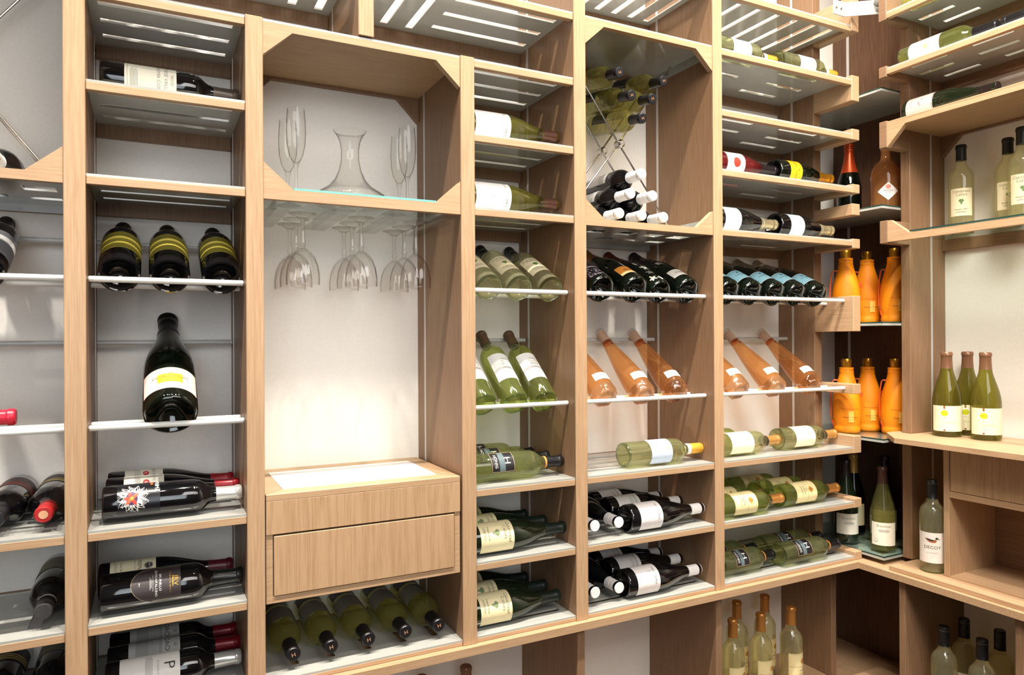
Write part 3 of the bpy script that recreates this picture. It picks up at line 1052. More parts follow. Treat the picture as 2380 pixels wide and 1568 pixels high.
INK = cm(60, 56, 54)
GREY = cm(150, 146, 142)
GOLD = pbr('gold_ink', lin(196, 150, 60), 0.3, 0.6)
WHITEINK = cm(238, 236, 230)
RED = cm(190, 30, 36)
CREAM = cm(240, 228, 196)
WHITE = cm(244, 242, 240)
BLACK = cm(18, 17, 18)


def small_lines(d, u, v, wd, n, m=GREY, h=0.0008, gap=0.0024):
    for i in range(n):
        k = wd * (0.8 + 0.4 * ((i * 37) % 10) / 10) / 2
        d.rect(u - k, u + k, v - i * gap, v - i * gap + h, m)


def grapes(d, u, v, s, m):
    for i, j in ((0, 0), (-1, 1), (1, 1), (0, 2), (-2, 2), (2, 2), (-1, 3), (1, 3), (0, -1)):
        d.ell(u + i * s, v + j * s * 1.2, s * 1.05, s * 1.05, m, n=8)


SPEC = {}


def spec(key, kind, mat, parts):
    """parts: list of (name, mesh, [(subname, mesh)])"""
    SPEC[key] = (kind, [('glass_body', bottle_body(kind, mat), [])] + parts)


def R_(kind):
    return {'bord': .0375, 'burg': .0410, 'champ': .0435, 'rose': .0394, 'squat': .0490}[kind]


def lab(kind, z0, z1, hw, paper, draw=None, r=None):
    R = r or R_(kind)
    sub = []
    if draw:
        d = Decal(R)
        draw(d)
        sub = [('print', d.mesh())]
    return ('label', band(R, z0, z1, hw, paper), sub)


# --- dark bottles of the magnum bay
def d_(d):
    d.text('RIDGE', .0085, 0, .146, GREY)
    d.text('THREE VALLEYS', .0108, 0, .1325, GREY)
    d.text('SONOMA COUNTY', .0108, 0, .1165, GREY)
    small_lines(d, .006, .076, .05, 7, GREY)
    d.rect(-.045, .045, .0555, .0562, GREY)


spec('ridge', 'bord', 'g_black', [lab('bord', .050, .158, .054, cm(240, 234, 214), d_), ('capsule', capsule_mesh('bord', .240, (92, 82, 74), .35, .4), [])])


def d_(d):
    d.rect(-.046, .046, .118, .131, cm(236, 214, 96))
    d.text('RISERVA SUPERIORE', .0072, 0, .136, INK)
    d.rect(-.048, .048, .0625, .0638, BLACK)
    d.rect(-.048, .048, .0595, .0616, cm(222, 206, 96))


spec('olive', 'bord', 'g_black', [lab('bord', .0590, .160, .049, cm(146, 134, 48), d_), ('capsule', capsule_mesh('bord', .238, (26, 25, 26), .4), [])])


def d_(d):
    Y = cm(250, 206, 20)
    d.rect(-.0205, .0205, .044, .068, Y)
    d.frame(-.0205, .0205, .044, .068, .0004, GOLD)
    d.rect(-.0205, .0205, .0535, .0539, GOLD)
    d.text('Veuve Clicquot', .0098, 0, .0575, cm(110, 84, 40))
    d.text('ROSE', .0042, 0, .0478, INK)
    d.ell(0, .0712, .006, .0028, cm(230, 196, 180))
    d.poly([(-.005, .072), (-.0025, .077), (0, .0735), (.0025, .077), (.005, .072)], cm(230, 196, 180))
    small_lines(d, .036, .042, .008, 2)


spec('magnum', 'champ', 'g_champ', [lab('champ', .026, .086, .052, cm(250, 210, 196), d_),
     ('neck_label', band(.0180, .232, .246, .030, cm(244, 190, 176), name='neck_label'), []),
     ('capsule', capsule_mesh('champ', .246, (20, 19, 20), .35, .1), [])])
SPEC['magnum'][1][2][2].append(('print', (lambda d: d.ell(0, .240, .0075, .0048, cm(226, 150, 20)).mesh())(Decal(.0184))))


def d_(d):
    d.text('CUVEE PINOT', .0105, 0, .100, GREY)
    d.ell(0, .086, .008, .007, RED)
    d.text('R', .010, 0, .082, WHITEINK)
    small_lines(d, 0, .072, .05, 6, GREY)


spec('burg_white', 'burg', 'g_black', [lab('burg', .038, .125, .056, cm(226, 222, 206), d_), ('capsule', capsule_mesh('burg', .240, (150, 22, 34), .3, .2), [])])


def d_(d):
    rnd = random.Random(3)
    W = cm(226, 222, 214)
    for i in range(78):
        a = 2 * PI * i / 78 + rnd.uniform(-.03, .03)
        r1 = .028 + rnd.uniform(-.003, .005)
        pts_l, pts_r = [], []
        for k in range(9):
            t_ = k / 8
            r = .008 + (r1 - .008) * t_
            aa = a + 0.16 * math.sin(t_ * 6 + i) * t_
            wd = .0009 * (1 - t_ * .6)
            cu, su = math.cos(aa), math.sin(aa)
            pts_l.append((r * cu - wd * su, .062 + r * su * 1.05 + wd * cu))
            pts_r.append((r * cu + wd * su, .062 + r * su * 1.05 - wd * cu))
        n = len(pts_l)
        d.k = .0007 + (i % 3) * .00004
        d.put(pts_l + pts_r, [[k, k + 1, n + k + 1, n + k] for k in range(n - 1)], W)
    d.k = .0009
    d.ell(0, .060, .014, .012, cm(70, 40, 80))
    for a, l, c in ((.6, .016, (206, 60, 40)), (2.2, .017, (222, 84, 50)), (3.6, .014, (190, 40, 34)), (4.7, .015, (214, 70, 40)), (5.5, .016, (226, 96, 60))):
        d.ell(.008 * math.cos(a), .060 + .008 * math.sin(a), l * .55, .0036, cm(*c), a)
    d.ell(0, .060, .004, .004, cm(232, 150, 50))
    d.text('PRIMA', .012, -.026, .1075, WHITEINK)
    d.rect(-.040, -.030, .098, .1035, cm(206, 92, 40))


spec('flower', 'bord', 'g_black', [lab('bord', .030, .118, .050, cm(22, 22, 26, .25), d_), ('capsule', capsule_mesh('bord', .240, (212, 210, 206), .25, .5), [])])


def d_(d):
    d.text('FREEMAN', .0120, 0, .083, INK, .8)
    d.text('RUSSIAN RIVER VALLEY', .0042, 0, .075, GREY)
    d.text('Pinot Noir', .0072, 0, .045, INK)
    small_lines(d, 0, .038, .04, 3)
    d.ell(.0, .106, .009, .010, GREY, n=12)
    for k in range(7):
        d.ell(.004 * math.cos(k), .106 + .006 * math.sin(k * 2), .0035, .0022, INK, k, 8)


spec('oak_tree', 'burg', 'g_black', [lab('burg', .024, .122, .050, cm(222, 212, 176), d_), ('capsule', capsule_mesh('burg', .240, (84, 18, 30), .35, .1), [])])


def d_(d):
    brd = cm(170, 150, 120)
    pts = [(-.034, .162), (.034, .162)]
    for k in range(13):
        a = k / 12 * PI
        pts.append((.034 * math.cos(a) + (0.004 if 0 < k < 12 else 0) * math.cos(a), .110 - .050 * math.sin(a) ** 1.2))
    d.poly(pts, cm(52, 42, 42))
    for (u0, v0), (u1, v1) in zip(pts, pts[1:] + pts[:1]):
        L_ = math.hypot(u1 - u0, v1 - v0) or 1
        nx, ny = -(v1 - v0) / L_ * .0004, (u1 - u0) / L_ * .0004
        d.k = .0009
        d.put([(u0 + nx, v0 + ny), (u1 + nx, v1 + ny), (u1 - nx, v1 - ny), (u0 - nx, v0 - ny)], [[0, 1, 2, 3]], brd)
    d.text('JRV', .0135, 0, .1475, GOLD)
    d.ell(0, .1455, .011, .0012, GOLD)
    d.text('COLLINA DEL BOSCO', .0045, 0, .1385, GOLD)
    d.text('BRUNELLO', .0066, 0, .1175, WHITEINK)
    d.text('DI MONTALCINO', .0066, 0, .109, WHITEINK)
    d.text('DENOMINAZIONE DI ORIGINE', .0022, 0, .104, WHITEINK)
    small_lines(d, 0, .101, .022, 2, WHITEINK, .0007)
    d.text('2012', .0035, 0, .076, WHITEINK)


spec('shield', 'bord', 'g_black', [('label', band(.0375, .1565, .1568, .02, BLACK), [('print', (lambda d: (d_(d), d.mesh())[1])(Decal(.0375)))]),
     ('capsule', capsule_mesh('bord', .232, (24, 24, 25), .3), [])])


def d_(d):
    d.rect(-.05, .05, .060, .118, cm(150, 148, 146))
    d.text('DAOU', .0165, 0, .124, INK)
    d.ell(0, .148, .005, .005, GREY)
    small_lines(d, 0, .110, .05, 10, cm(190, 188, 184))


spec('grey_label', 'bord', 'g_black', [lab('bord', .045, .158, .053, cm(176, 174, 170), d_), ('capsule', capsule_mesh('bord', .240, (120, 18, 30), .3, .2), [])])


def d_(d):
    d.text('P', .034, 0.004, .124, INK)
    d.text('19 FAMILY', .007, 0.004, .108, GREY)
    small_lines(d, 0, .098, .05, 7)


spec('p_label', 'bord', 'g_black', [lab('bord', .030, .158, .056, cm(226, 222, 216), d_), ('capsule', capsule_mesh('bord', .236, (206, 204, 200), .25, .5), [])])


# --- outer bay
def d_(c):
    def f(d):
        for v in (.090, .101, .112):
            d.rect(-.05, .05, v, v + .0055, c)
    return f


spec('red_stripe', 'bord', 'g_black', [lab('bord', .040, .128, .056, cm(70, 26, 26), d_(cm(150, 60, 48))), ('capsule', capsule_mesh('bord', .236, (24, 22, 24), .4), [])])
spec('gold_stripe', 'bord', 'g_black', [lab('bord', .040, .128, .056, cm(34, 22, 24), d_(cm(236, 206, 120))), ('capsule', capsule_mesh('bord', .236, (172, 34, 34), .35), [('crest', new_mesh('crest', [(0, 0, .3000)] + [(.0085 * math.cos(k * PI / 6), .0085 * math.sin(k * PI / 6), .3000) for k in range(12)], [[0, 1 + k, 1 + (k + 1) % 12] for k in range(12)], cm(214, 160, 120)))])])
spec('grey_cap', 'bord', 'g_black', [lab('bord', .030, .120, .056, cm(120, 116, 92), d_(cm(150, 146, 118))), ('capsule', capsule_mesh('bord', .252, (88, 86, 86), .3, .5, screw=True), []), ('neck_band', band(.0170, .238, .250, .050, cm(180, 178, 174), name='neck_band'), [])])


def d_(d):
    d.rect(-.05, .05, .10, .125, cm(240, 238, 234))


spec('white_band', 'bord', 'g_black', [lab('bord', .040, .150, .052, cm(120, 122, 126), d_), ('capsule', capsule_mesh('bord', .238, (24, 24, 25), .4), [])])
spec('red_cap', 'bord', 'g_black', [lab('bord', .040, .140, .05, cm(224, 220, 210)), ('capsule', capsule_mesh('bord', .232, (198, 26, 52), .35), [])])


# --- whites
def d_(d):
    for k, (u, v, s) in enumerate(((.002, .060, 1), (.010, .066, .8), (-.008, .071, .7))):
        d.poly([(u - .012 * s, v), (u - .004 * s, v + .003 * s), (u, v + .009 * s), (u + .005 * s, v + .002 * s), (u + .013 * s, v)], cm(176, 172, 176))
    d.text('CLOUDY BAY', .0098, -.002, .107, GREY, 1.3)
    d.text('CHARDONNAY', .004, -.002, .035, GREY)


spec('mountain', 'burg', 'g_vineyard', [lab('burg', .018, .124, .060, WHITE, d_), ('capsule', capsule_mesh('burg', .236, (104, 70, 58), .3, .5, screw=True), [])])
spec('mountain_dark', 'burg', 'g_dkgreen', [lab('burg', .018, .112, .060, cm(226, 220, 218), d_), ('capsule', capsule_mesh('burg', .236, (40, 30, 30), .35, .2, screw=True), [])])


def d_(d):
    d.text('Cakebread', .0120, 0, .134, cm(120, 118, 88))
    d.text('Cellars', .0120, 0, .1225, cm(120, 118, 88))
    grapes(d, 0, .100, .0026, cm(104, 132, 72))
    d.text('Sauvignon Blanc', .0060, 0, .076, cm(96, 92, 60))
    small_lines(d, 0, .070, .030, 2)


spec('cake', 'bord', 'g_pale', [lab('bord', .056, .148, .034, cm(240, 226, 188), d_), ('capsule', capsule_mesh('bord', .246, (30, 34, 34), .4), [])])


def d_(d):
    d.text('Cakebread', .0135, 0, .1035, cm(120, 116, 92))
    d.text('Cellars', .0135, 0, .0905, cm(120, 116, 92))
    grapes(d, 0, .064, .0030, cm(126, 142, 98))
    d.text('Chardonnay', .0075, 0, .044, cm(120, 112, 84))
    small_lines(d, 0, .037, .035, 3)


spec('cake_dark', 'burg', 'g_dkgreen', [lab('burg', .022, .120, .056, cm(240, 226, 180), d_), ('capsule', capsule_mesh('burg', .230, (20, 32, 26), .4), [])])


def d_(d):
    d.text('TERRE', .0080, .002, .142, GREY)
    d.text('DELLE', .0105, .002, .130, GREY)
    d.text('REGINE', .0080, .002, .120, GREY)
    small_lines(d, .002, .110, .03, 2)


spec('regine', 'bord', 'g_green', [lab('bord', .066, .168, .042, WHITE, d_), ('capsule', capsule_mesh('bord', .240, (92, 70, 48), .4), [])])


def d_(d):
    d.frame(-.030, .030, .060, .128, .0009, cm(230, 196, 150))
    d.text('H', .024, 0, .100, WHITEINK, 1.3)
    d.rect(-.028, .028, .083, .100, cm(96, 112, 116))
    d.text('HONIG', .0120, 0, .0695, WHITEINK)
    small_lines(d, 0, .066, .03, 1, GREY)


spec('honig', 'bord', 'g_honig', [lab('bord', .058, .130, .032, cm(38, 36, 38, .35), d_),
     ('neck_band', band(.0165, .236, .242, .051, cm(206, 140, 60), name='neck_band'), []), ('capsule', capsule_mesh('bord', .242, (22, 21, 23), .35), [])])


def monogram():
    vs, fs = glyphs('H')
    v = [(a * .0125 * 1.1, (b - .35) * .0125, .3002) for a, b in vs]
    return new_mesh('monogram', v, fs, cm(206, 150, 110, .35))


MONO = monogram()


def d_(d):
    d.frame(-.046, .046, .046, .128, .0008, cm(200, 170, 110))
    d.text('H', .022, 0, .100, WHITEINK, 1.3)
    d.text('HONIG', .011, 0, .070, WHITEINK)


spec('honig_h', 'bord', 'g_mid', [lab('bord', .036, .132, .053, cm(30, 30, 32, .35), d_), ('capsule', capsule_mesh('bord', .238, (22, 21, 23), .35), [('monogram', MONO)])])
spec('honig_h2', 'bord', 'g_mid', [lab('bord', .018, .070, .036, cm(26, 25, 27, .35)), ('back_label', band(.0376, .085, .160, .045, cm(120, 118, 104), name='back_label'), []), ('capsule', capsule_mesh('bord', .238, (22, 21, 23), .35), [('monogram', MONO)])])


def d_(d):
    d.text('WHITEHALL', .0085, 0, .094, INK, 1.15)
    small_lines(d, 0, .086, .034, 5, cm(190, 186, 184))


spec('white_cap', 'burg', 'g_black', [lab('burg', .030, .112, .058, cm(236, 230, 228), d_), ('capsule', capsule_mesh('burg', .244, (240, 236, 234), .4, 0, screw=True), [])])


def d_(d):
    d.rect(-.05, .05, .118, .146, cm(180, 178, 174))
    d.text('LOFT', .014, 0, .100, INK)
    d.ell(.02, .132, .004, .004, INK)
    d.ell(.02, .132, .003, .003, cm(180, 178, 174))


spec('white_cap_b', 'bord', 'g_black', [lab('bord', .060, .158, .05, cm(220, 216, 212), d_), ('capsule', capsule_mesh('bord', .236, (242, 240, 238), .4, 0, screw=True),
     [('squiggle', new_mesh('squiggle', [(x, y, .2998) for x, y in ((-.006, -.004), (-.002, .005), (-.0008, .0046), (-.0042, -.0042), (.0, -.003), (.004, .006), (.0052, .0054), (.0014, -.0036))], [[0, 1, 2, 3], [4, 5, 6, 7]], GREY))])])


# --- sparkling
def foil(zc, col, rough=.3, metal=.7):
    return ('capsule', capsule_mesh('champ', zc, col, rough, metal), [])


def d_(d):
    rnd = random.Random(5)
    W = cm(220, 216, 226)
    for i in range(70):
        u = rnd.uniform(-.045, .045)
        v = .022 + .05 * (1 - rnd.random() ** .6)
        d.k = .0008
        d.ell(u, v, .0014, .0014, W, n=7)
    d.rect(-.045, .045, .074, .0775, W)


spec('dots', 'champ', 'g_champ', [lab('champ', .020, .110, .052, cm(46, 36, 40, .35), d_), foil(.205, (196, 130, 62))])


def d_(d):
    d.rect(-.033, .033, .036, .048, cm(248, 222, 160))
    d.text('BRUT', .011, .0, .056, INK)


spec('orange_label', 'champ', 'g_champ', [lab('champ', .036, .086, .033, cm(204, 130, 48), d_), foil(.235, (176, 124, 68))])


def d_(d):
    W = cm(226, 226, 210)
    rnd = random.Random(11)
    for cu, cv in ((-.018, .030), (.012, .026), (.0, .105), (.022, .112)):
        for k in range(5):
            a = k * 2 * PI / 5 + rnd.random()
            d.k = .0007
            d.ell(cu + .007 * math.cos(a), cv + .007 * math.sin(a), .008, .0034, W, a, 10)
    d.text('ROSE BRUT', .0055, 0, .070, WHITEINK)
    small_lines(d, 0, .064, .022, 2, WHITEINK)


spec('painted_flowers', 'champ', 'g_champ', [lab('champ', .060, .0602, .01, BLACK, d_), foil(.215, (120, 62, 40))])


def d_(d):
    d.text('MOET', .0120, 0, .056, INK)
    d.rect(-.034, .034, .038, .0405, WHITE)


spec('grey_champ', 'champ', 'g_champ', [lab('champ', .038, .082, .034, cm(196, 190, 182), d_), foil(.215, (44, 30, 28), .35, .2)])


def d_(d):
    d.frame(-.0315, .0315, .042, .098, .0007, cm(70, 110, 126))
    d.text('Lunetta', .0115, 0, .066, cm(44, 60, 70))
    d.ell(0, .083, .0035, .004, cm(44, 60, 70), n=8)
    small_lines(d, 0, .058, .02, 1)


spec('blue_label', 'champ', 'g_champ', [lab('champ', .0395, .1005, .034, cm(226, 236, 238)), foil(.200, (176, 164, 142), .35, .5)])
SPEC['blue_label'][1][1][2].append(('print', (lambda d: (d.rect(-.0325, .0325, .041, .099, cm(126, 172, 186)), d_(d), d.mesh())[2])(Decal(.0435))))


def d_(d):
    d.text('VINO', .0085, .004, .084, GREY, 1.2)
    small_lines(d, .004, .078, .016, 2)
    d.frame(-.055, .055, .046, .112, .0006, cm(180, 200, 206))


spec('pale_blue', 'champ', 'g_black', [lab('champ', .044, .114, .060, cm(216, 234, 240), d_), foil(.226, (206, 192, 150), .25, .6), ('neck_label', band(.0210, .216, .240, .060, cm(200, 218, 228), name='neck_label'), [])])


def d_(d):
    d.text('Veuve Clicquot', .0105, 0, .072, cm(120, 84, 20))
    d.text('BRUT', .0055, 0, .060, cm(120, 84, 20))
    d.ell(0, .088, .004, .005, cm(200, 130, 10))


spec('yellow_label', 'champ', 'g_champ', [lab('champ', .046, .106, .060, cm(250, 192, 26), d_), foil(.222, (204, 140, 36), .25, .7)])


def d_(d):
    d.ell(.004, .090, .0175, .0150, cm(222, 60, 44))
    d.text('ROSE', .003, .004, .088, RED)


def d_2(d):
    d.ell(.004, .098, .0085, .0085, cm(226, 190, 130))
    small_lines(d, .004, .080, .03, 3, cm(206, 196, 170))


spec('seal', 'bord', 'g_green', [lab('bord', .040, .142, .050, cm(246, 242, 236), d_2), ('capsule', capsule_mesh('bord', .232, (26, 26, 30), .35), [])])
spec('red_dot', 'burg', 'g_red', [lab('burg', .050, .125, .060, cm(246, 240, 236), d_), ('capsule', capsule_mesh('burg', .218, (34, 26, 30), .3), [])])

spec('rose', 'rose', 'g_rose', [('label', band(.0396, .046, .072, .026, cm(244, 240, 234)), []),
     ('medallion', band(.0185, .224, .234, .0055, cm(120, 76, 70), name='medallion'), []),
     ('stopper', MB().lathe([(0, .2986), (.0150, .2990), (.0165, .302), (.0165, .309), (.0140, .3115), (0, .312)], 20).mesh('stopper', 'crystal', smooth=True), []),
     ('neck_sleeve', MB().lathe([(prof_r('rose', z) + .0006, z) for z in (.252, .265, .285)] + [(.0161, .288), (.0161, .297)], 24).mesh('neck_sleeve', cm(206, 168, 140, .35), smooth=True), [])])


# --- green bottles with gold caps, pale blue
def d_(d):
    d.text('Santa', .0058, .004, .100, INK)
    d.ell(.004, .124, .011, .008, cm(206, 160, 70))
    d.ell(.004, .124, .006, .010, cm(190, 130, 60))
    d.text('Margherita', .0066, .004, .092, INK)
    small_lines(d, .004, .084, .035, 3, cm(170, 150, 110))
    d.rect(-.045, .045, .108, .1088, cm(170, 150, 110))
    d.frame(-.049, .049, .056, .150, .0006, cm(206, 176, 110))


for k, gl in (('santa', 'g_green'), ('santa_pale', 'g_pale')):
    spec(k, 'bord', gl, [lab('bord', .054, .152, .050, cm(244, 226, 170), d_), ('capsule', capsule_mesh('bord', .240, (206, 140, 70), .3, .5), [])])


def d_(d):
    d.text('A', .016, 0, .122, cm(196, 160, 80))
    small_lines(d, 0, .108, .03, 4, cm(206, 196, 170))


spec('bright', 'bord', 'g_honig', [lab('bord', .056, .152, .050, cm(246, 240, 210), d_), ('capsule', capsule_mesh('bord', .240, (206, 152, 84), .3, .5), []), ('neck_band', band(.0172, .224, .238, .052, cm(34, 34, 34), name='neck_band'), [])])


def d_(d):
    d.text('VALLE', .0075, 0, .132, GREY)
    small_lines(d, 0, .122, .032, 7, cm(170, 178, 190))
    d.ell(.0, .146, .005, .004, cm(226, 180, 130))


spec('ice_blue', 'bord', 'g_honig', [lab('bord', .080, .158, .052, cm(206, 220, 238), d_), ('capsule', capsule_mesh('bord', .252, (226, 170, 60), .35, .3, screw=True), []), ('neck_band', band(.0165, .236, .250, .052, cm(236, 232, 226), name='neck_band'), [])])


def d_(d):
    d.ell(-.012, .084, .0145, .0150, WHITE)
    d.ell(-.012, .084, .0105, .0110, cm(206, 208, 40))
    d.rect(-.021, -.003, .0832, .0842, cm(150, 150, 40))
    d.rect(-.0145, -.0095, .100, .110, cm(150, 100, 50))
    d.rect(-.0145, -.0095, .022, .027, cm(150, 60, 40))
    d.text('DUBREY', .007, .002, .050, cm(206, 196, 160), 1.4)
    small_lines(d, -.012, .067, .006, 1, INK)


spec('oval_label', 'burg', 'g_olive', [lab('burg', .020, .110, .050, cm(240, 232, 202), d_), ('capsule', capsule_mesh('burg', .240, (126, 88, 62), .35, .2), [])])


def d_(d):
    d.text('DECOY', .0140, 0, .080, INK, 1.05)
    d.poly([(-.020, .112), (-.012, .104), (-.004, .1005), (.008, .1005), (.013, .105), (.011, .111), (.0, .108), (-.008, .1095)], cm(176, 104, 60))
    d.poly([(-.021, .114), (-.010, .1065), (.0, .105), (.010, .110), (.0, .110), (-.008, .112)], INK)
    d.ell(.0125, .1145, .0042, .0036, INK)
    d.poly([(.0145, .1165), (.0225, .1115), (.0225, .1105), (.0145, .1125)], INK)
    d.text('SAUVIGNON BLANC', .0036, 0, .066, GREY)
    d.text('2014', .003, 0, .052, GREY)


spec('duck', 'bord', 'g_pale', [lab('bord', .034, .132, .046, cm(240, 232, 222), d_), ('capsule', capsule_mesh('bord', .238, (26, 26, 28), .35, 0, screw=True), [])])


def d_(d):
    d.text('Bellissima', .016, 0, .034, cm(220, 196, 150), 1.0)


spec('orange_foil', 'champ', 'g_champ', [lab('champ', .024, .058, .045, cm(14, 14, 14, .2), d_), foil(.190, (206, 78, 36), .3, .5)])
SPEC['orange_foil'][1][1][1].name = 'label'


def diamond():
    d = Decal(.0490, .0005)
    d.poly([(-.034, .068), (0, .034), (.034, .068), (0, .102)], cm(246, 232, 226))
    d.ell(0, .084, .0085, .0085, cm(226, 140, 120))
    d.text('Amalie', .011, 0, .067, INK)
    d.text('ROSE', .006, 0, .060, INK)
    return d.mesh('label')


spec('diamond', 'squat', 'g_pink', [('label', diamond(), []), ('stopper', MB().lathe([(0, .2336), (.0165, .234), (.0165, .240), (.0150, .241), (.0150, .268), (.0135, .272), (0, .2725)], 20).mesh('stopper', cm(190, 186, 180, .3, .4), smooth=True), [])])


def d_(d):
    d.text('Bresdman', .012, 0, .088, cm(150, 140, 110))
    small_lines(d, 0, .078, .036, 4)
    d.ell(-.025, .040, .006, .006, GREY)
    d.ell(-.025, .040, .005, .005, cm(236, 230, 214))


spec('script_dark', 'burg', 'g_dkgreen', [lab('burg', .034, .108, .046, cm(232, 228, 214), d_), ('capsule', capsule_mesh('burg', .236, (30, 24, 24), .35), [])])
spec('script_olive', 'burg', 'g_mid', [lab('burg', .022, .104, .044, cm(240, 232, 212), d_), ('capsule', capsule_mesh('burg', .240, (74, 46, 38), .35, .2), [])])


def d_(d):
    rnd = random.Random(4)
    for i in range(26):
        d.k = .0007
        d.ell(rnd.uniform(-.015, .015), .085 + rnd.uniform(-.02, .02), .0022, .0016, INK, rnd.random() * 3, 8)
    small_lines(d, 0, .055, .03, 3)


spec('crest_label', 'burg', 'g_black', [lab('burg', .034, .115, .046, cm(236, 226, 190), d_), ('capsule', capsule_mesh('burg', .228, (226, 176, 96), .35, .3), [])])

INSTANCES = 0


def place(key, base, axis, face, label, cat='wine bottle', group=None, rs=1.0, zs=1.0, name='wine_bottle'):
    global INSTANCES
    z = Vector(axis).normalized()
    f = Vector(face)
    y = -(f - z * f.dot(z)).normalized()
    x = y.cross(z)
    M = Matrix((x, y, z)).transposed().to_4x4()
    M = Matrix.Translation(Vector(base)) @ M @ Matrix.Diagonal((rs, rs, zs, 1))
    r = bpy.data.objects.new(name, None)
    r.empty_display_size = .03
    C.objects.link(r)
    r.matrix_world = M
    tag(r, label, cat, group)
    for pn, me, subs in SPEC[key][1]:
        o = bpy.data.objects.new(pn, me)
        C.objects.link(o)
        o.parent = r
        for sn, sm in subs:
            q = bpy.data.objects.new(sn, sm)
            C.objects.link(q)
            q.parent = o
    INSTANCES += 1
    return r


def lie(key, x, y, z, label, rs=1.0, zs=1.0, face=(0, -1, .35), group=None, yaw=0.0):
    """on its side along the main wall, neck towards the corner"""
    R = R_(SPEC[key][0]) * rs
    return place(key, (x, y, z + R), (math.cos(yaw), math.sin(yaw), 0), face, label, group=group, rs=rs, zs=zs)


def neck_out(key, x, z, label, y=0.325, rs=1.0, face=(0, -.1, 1), group=None, dz=0.0, dx=0.0, zs=1.0):
    R = R_(SPEC[key][0]) * rs
    return place(key, (x, y, z + R + max(dz, 0)), (dx, -.2985, -dz), face, label, group=group, rs=rs, zs=zs)


def on_rods(key, x, level, label, rs=1.0, zs=1.0, face=(-.35, -.5, 1), group=None):
    R = R_(SPEC[key][0]) * rs
    rf, r2 = (.037, 1.628), (.110, 1.620) if level == 1 else (.110, 1.320)
    if level == 2:
        rf = (.037, 1.320)
    rb = (.285, 1.7325) if level == 1 else (.288, 1.495)
    neck = .0174 * rs if SPEC[key][0] != 'champ' else .0185 * rs
    vy, vz = rb[0] - r2[0], rb[1] - r2[1]
    L_ = math.hypot(vy, vz)
    th = math.atan2(vz, vy) - math.asin((R + .0062 - neck - .0064) / L_)
    d = (math.cos(th), math.sin(th))
    n = (-math.sin(th), math.cos(th))
    q = (r2[0] + (R + .0064) * n[0], r2[1] + (R + .0064) * n[1])
    s = -((rf[0] - q[0]) * d[0] + (rf[1] - q[1]) * d[1]) - .0072
    b = (q[0] - s * d[0], q[1] - s * d[1])
    return place(key, (x, b[0], b[1]), (0, d[0], d[1]), face, label, group=group, rs=rs, zs=zs)


def stand(key, x, y, z, label, face=(-.45, -.85, 0), rs=1.0, zs=1.0, group=None):
    return place(key, (x, y, z + .0003), (0, 0, 1), face, label, group=group, rs=rs, zs=zs)


# ---- outer bay
neck_out('gold_stripe', -.1925, L2, 'dark bottle with gold-striped label and red cap, neck outward beside the tall upright')
neck_out('red_stripe', -.2715, L2, 'dark bottle with dull red striped label, neck outward beside the gold-striped one')
neck_out('grey_cap', -.1935, .9225, 'dark bottle with grey screw cap, alone on its shelf with neck outward')
neck_out('grey_cap', -.1935, L0, 'dark bottle at the lower edge of the view below the grey-capped one', zs=.95)
neck_out('gold_stripe', -.285, L0, 'dark bottle with red cap at the lower edge of the outer bay', zs=.97)
on_rods('white_band', -.292, 1, 'dark bottle with a grey and white label leaning on the rods of the outer bay', face=(.35, -.3, 1))
place('red_cap', (-.243 - .2995, .0735, 1.320 + .0246 + .0030), (1, 0, 0), (0, -1, .3), 'bottle with a bright red capsule lying along the lower rods of the outer bay')
neck_out('white_cap_b', -.275, 1.8227, 'dark bottle with a pale label in the wire rack of the outer bay', y=.3105)

# ---- magnum bay
lie('ridge', -.095, .100, L8, 'dark bottle with a large cream label lying alone near the top of the magnum bay', zs=.935, face=(0, -1, .1))
oy = ['left', 'middle', 'right']
for k, (x, w_) in enumerate(((-.0585, 'beside the tall left upright'), (.0374, 'between its two twins'), (.1415, 'beside the glassware bay'))):
    on_rods('olive', x, 1, 'black bottle with olive and yellow label resting base outward, ' + w_, rs=1.09, face=(.08, -.55, 1))
on_rods('magnum', .038, 2, 'large black champagne magnum with a pink label', rs=1.26, zs=1.14, face=(-.02, -.9, .8))
lie('burg_white', -.090, .245, L2, 'red-capped bottle with small red emblem, rearmost behind the flower-label bottle', rs=.93, zs=.915, face=(0, -.6, 1))
lie('burg_white', -.090, .160, L2, 'red-capped bottle with a glaring white label between the rearmost and the flower-label bottle', rs=.93, zs=.925, face=(0, -.75, .8))
lie('flower', -.092, .067, L2, 'black bottle with a white chrysanthemum and red flower label and silver cap', zs=.92, face=(0, -1, .42))
lie('oak_tree', -.104, .150, L1, 'dark bottle with a cream tree label and wine-red cap behind the shield-label bottle', rs=.98, zs=.92, face=(0, -.7, .9))
lie('shield', -.096, .060, L1, 'black bottle with a thin-outlined shield label and gold crest', rs=1.08, zs=.935, face=(0, -1, .55))
lie('grey_label', -.088, .250, L0, 'red-capped bottle with grey label, rearmost of three at the lower edge', zs=.925, face=(0, -.7, .9))
lie('grey_label', -.089, .165, L0, 'red-capped bottle with grey label, middle of three at the lower edge', zs=.925, face=(0, -.7, .9))
lie('p_label', -.089, .078, L0, 'silver-capped bottle with a white label and one big letter at the lower edge', zs=.905, face=(0, -.8, .8))

# ---- glassware bay, bottom row of five
for x, w_ in ((.290, 'first from the magnum bay'), (.3765, 'second from the magnum bay'), (.4665, 'third, in the middle of five'), (.5600, 'fourth, second from the narrow bay'), (.6475, 'fifth, beside the narrow bay')):
    neck_out('honig_h2', x, L0, 'pale bottle, black monogram cap outward under the drawer, ' + w_, dz=.004, face=(-.2, 0, 1))

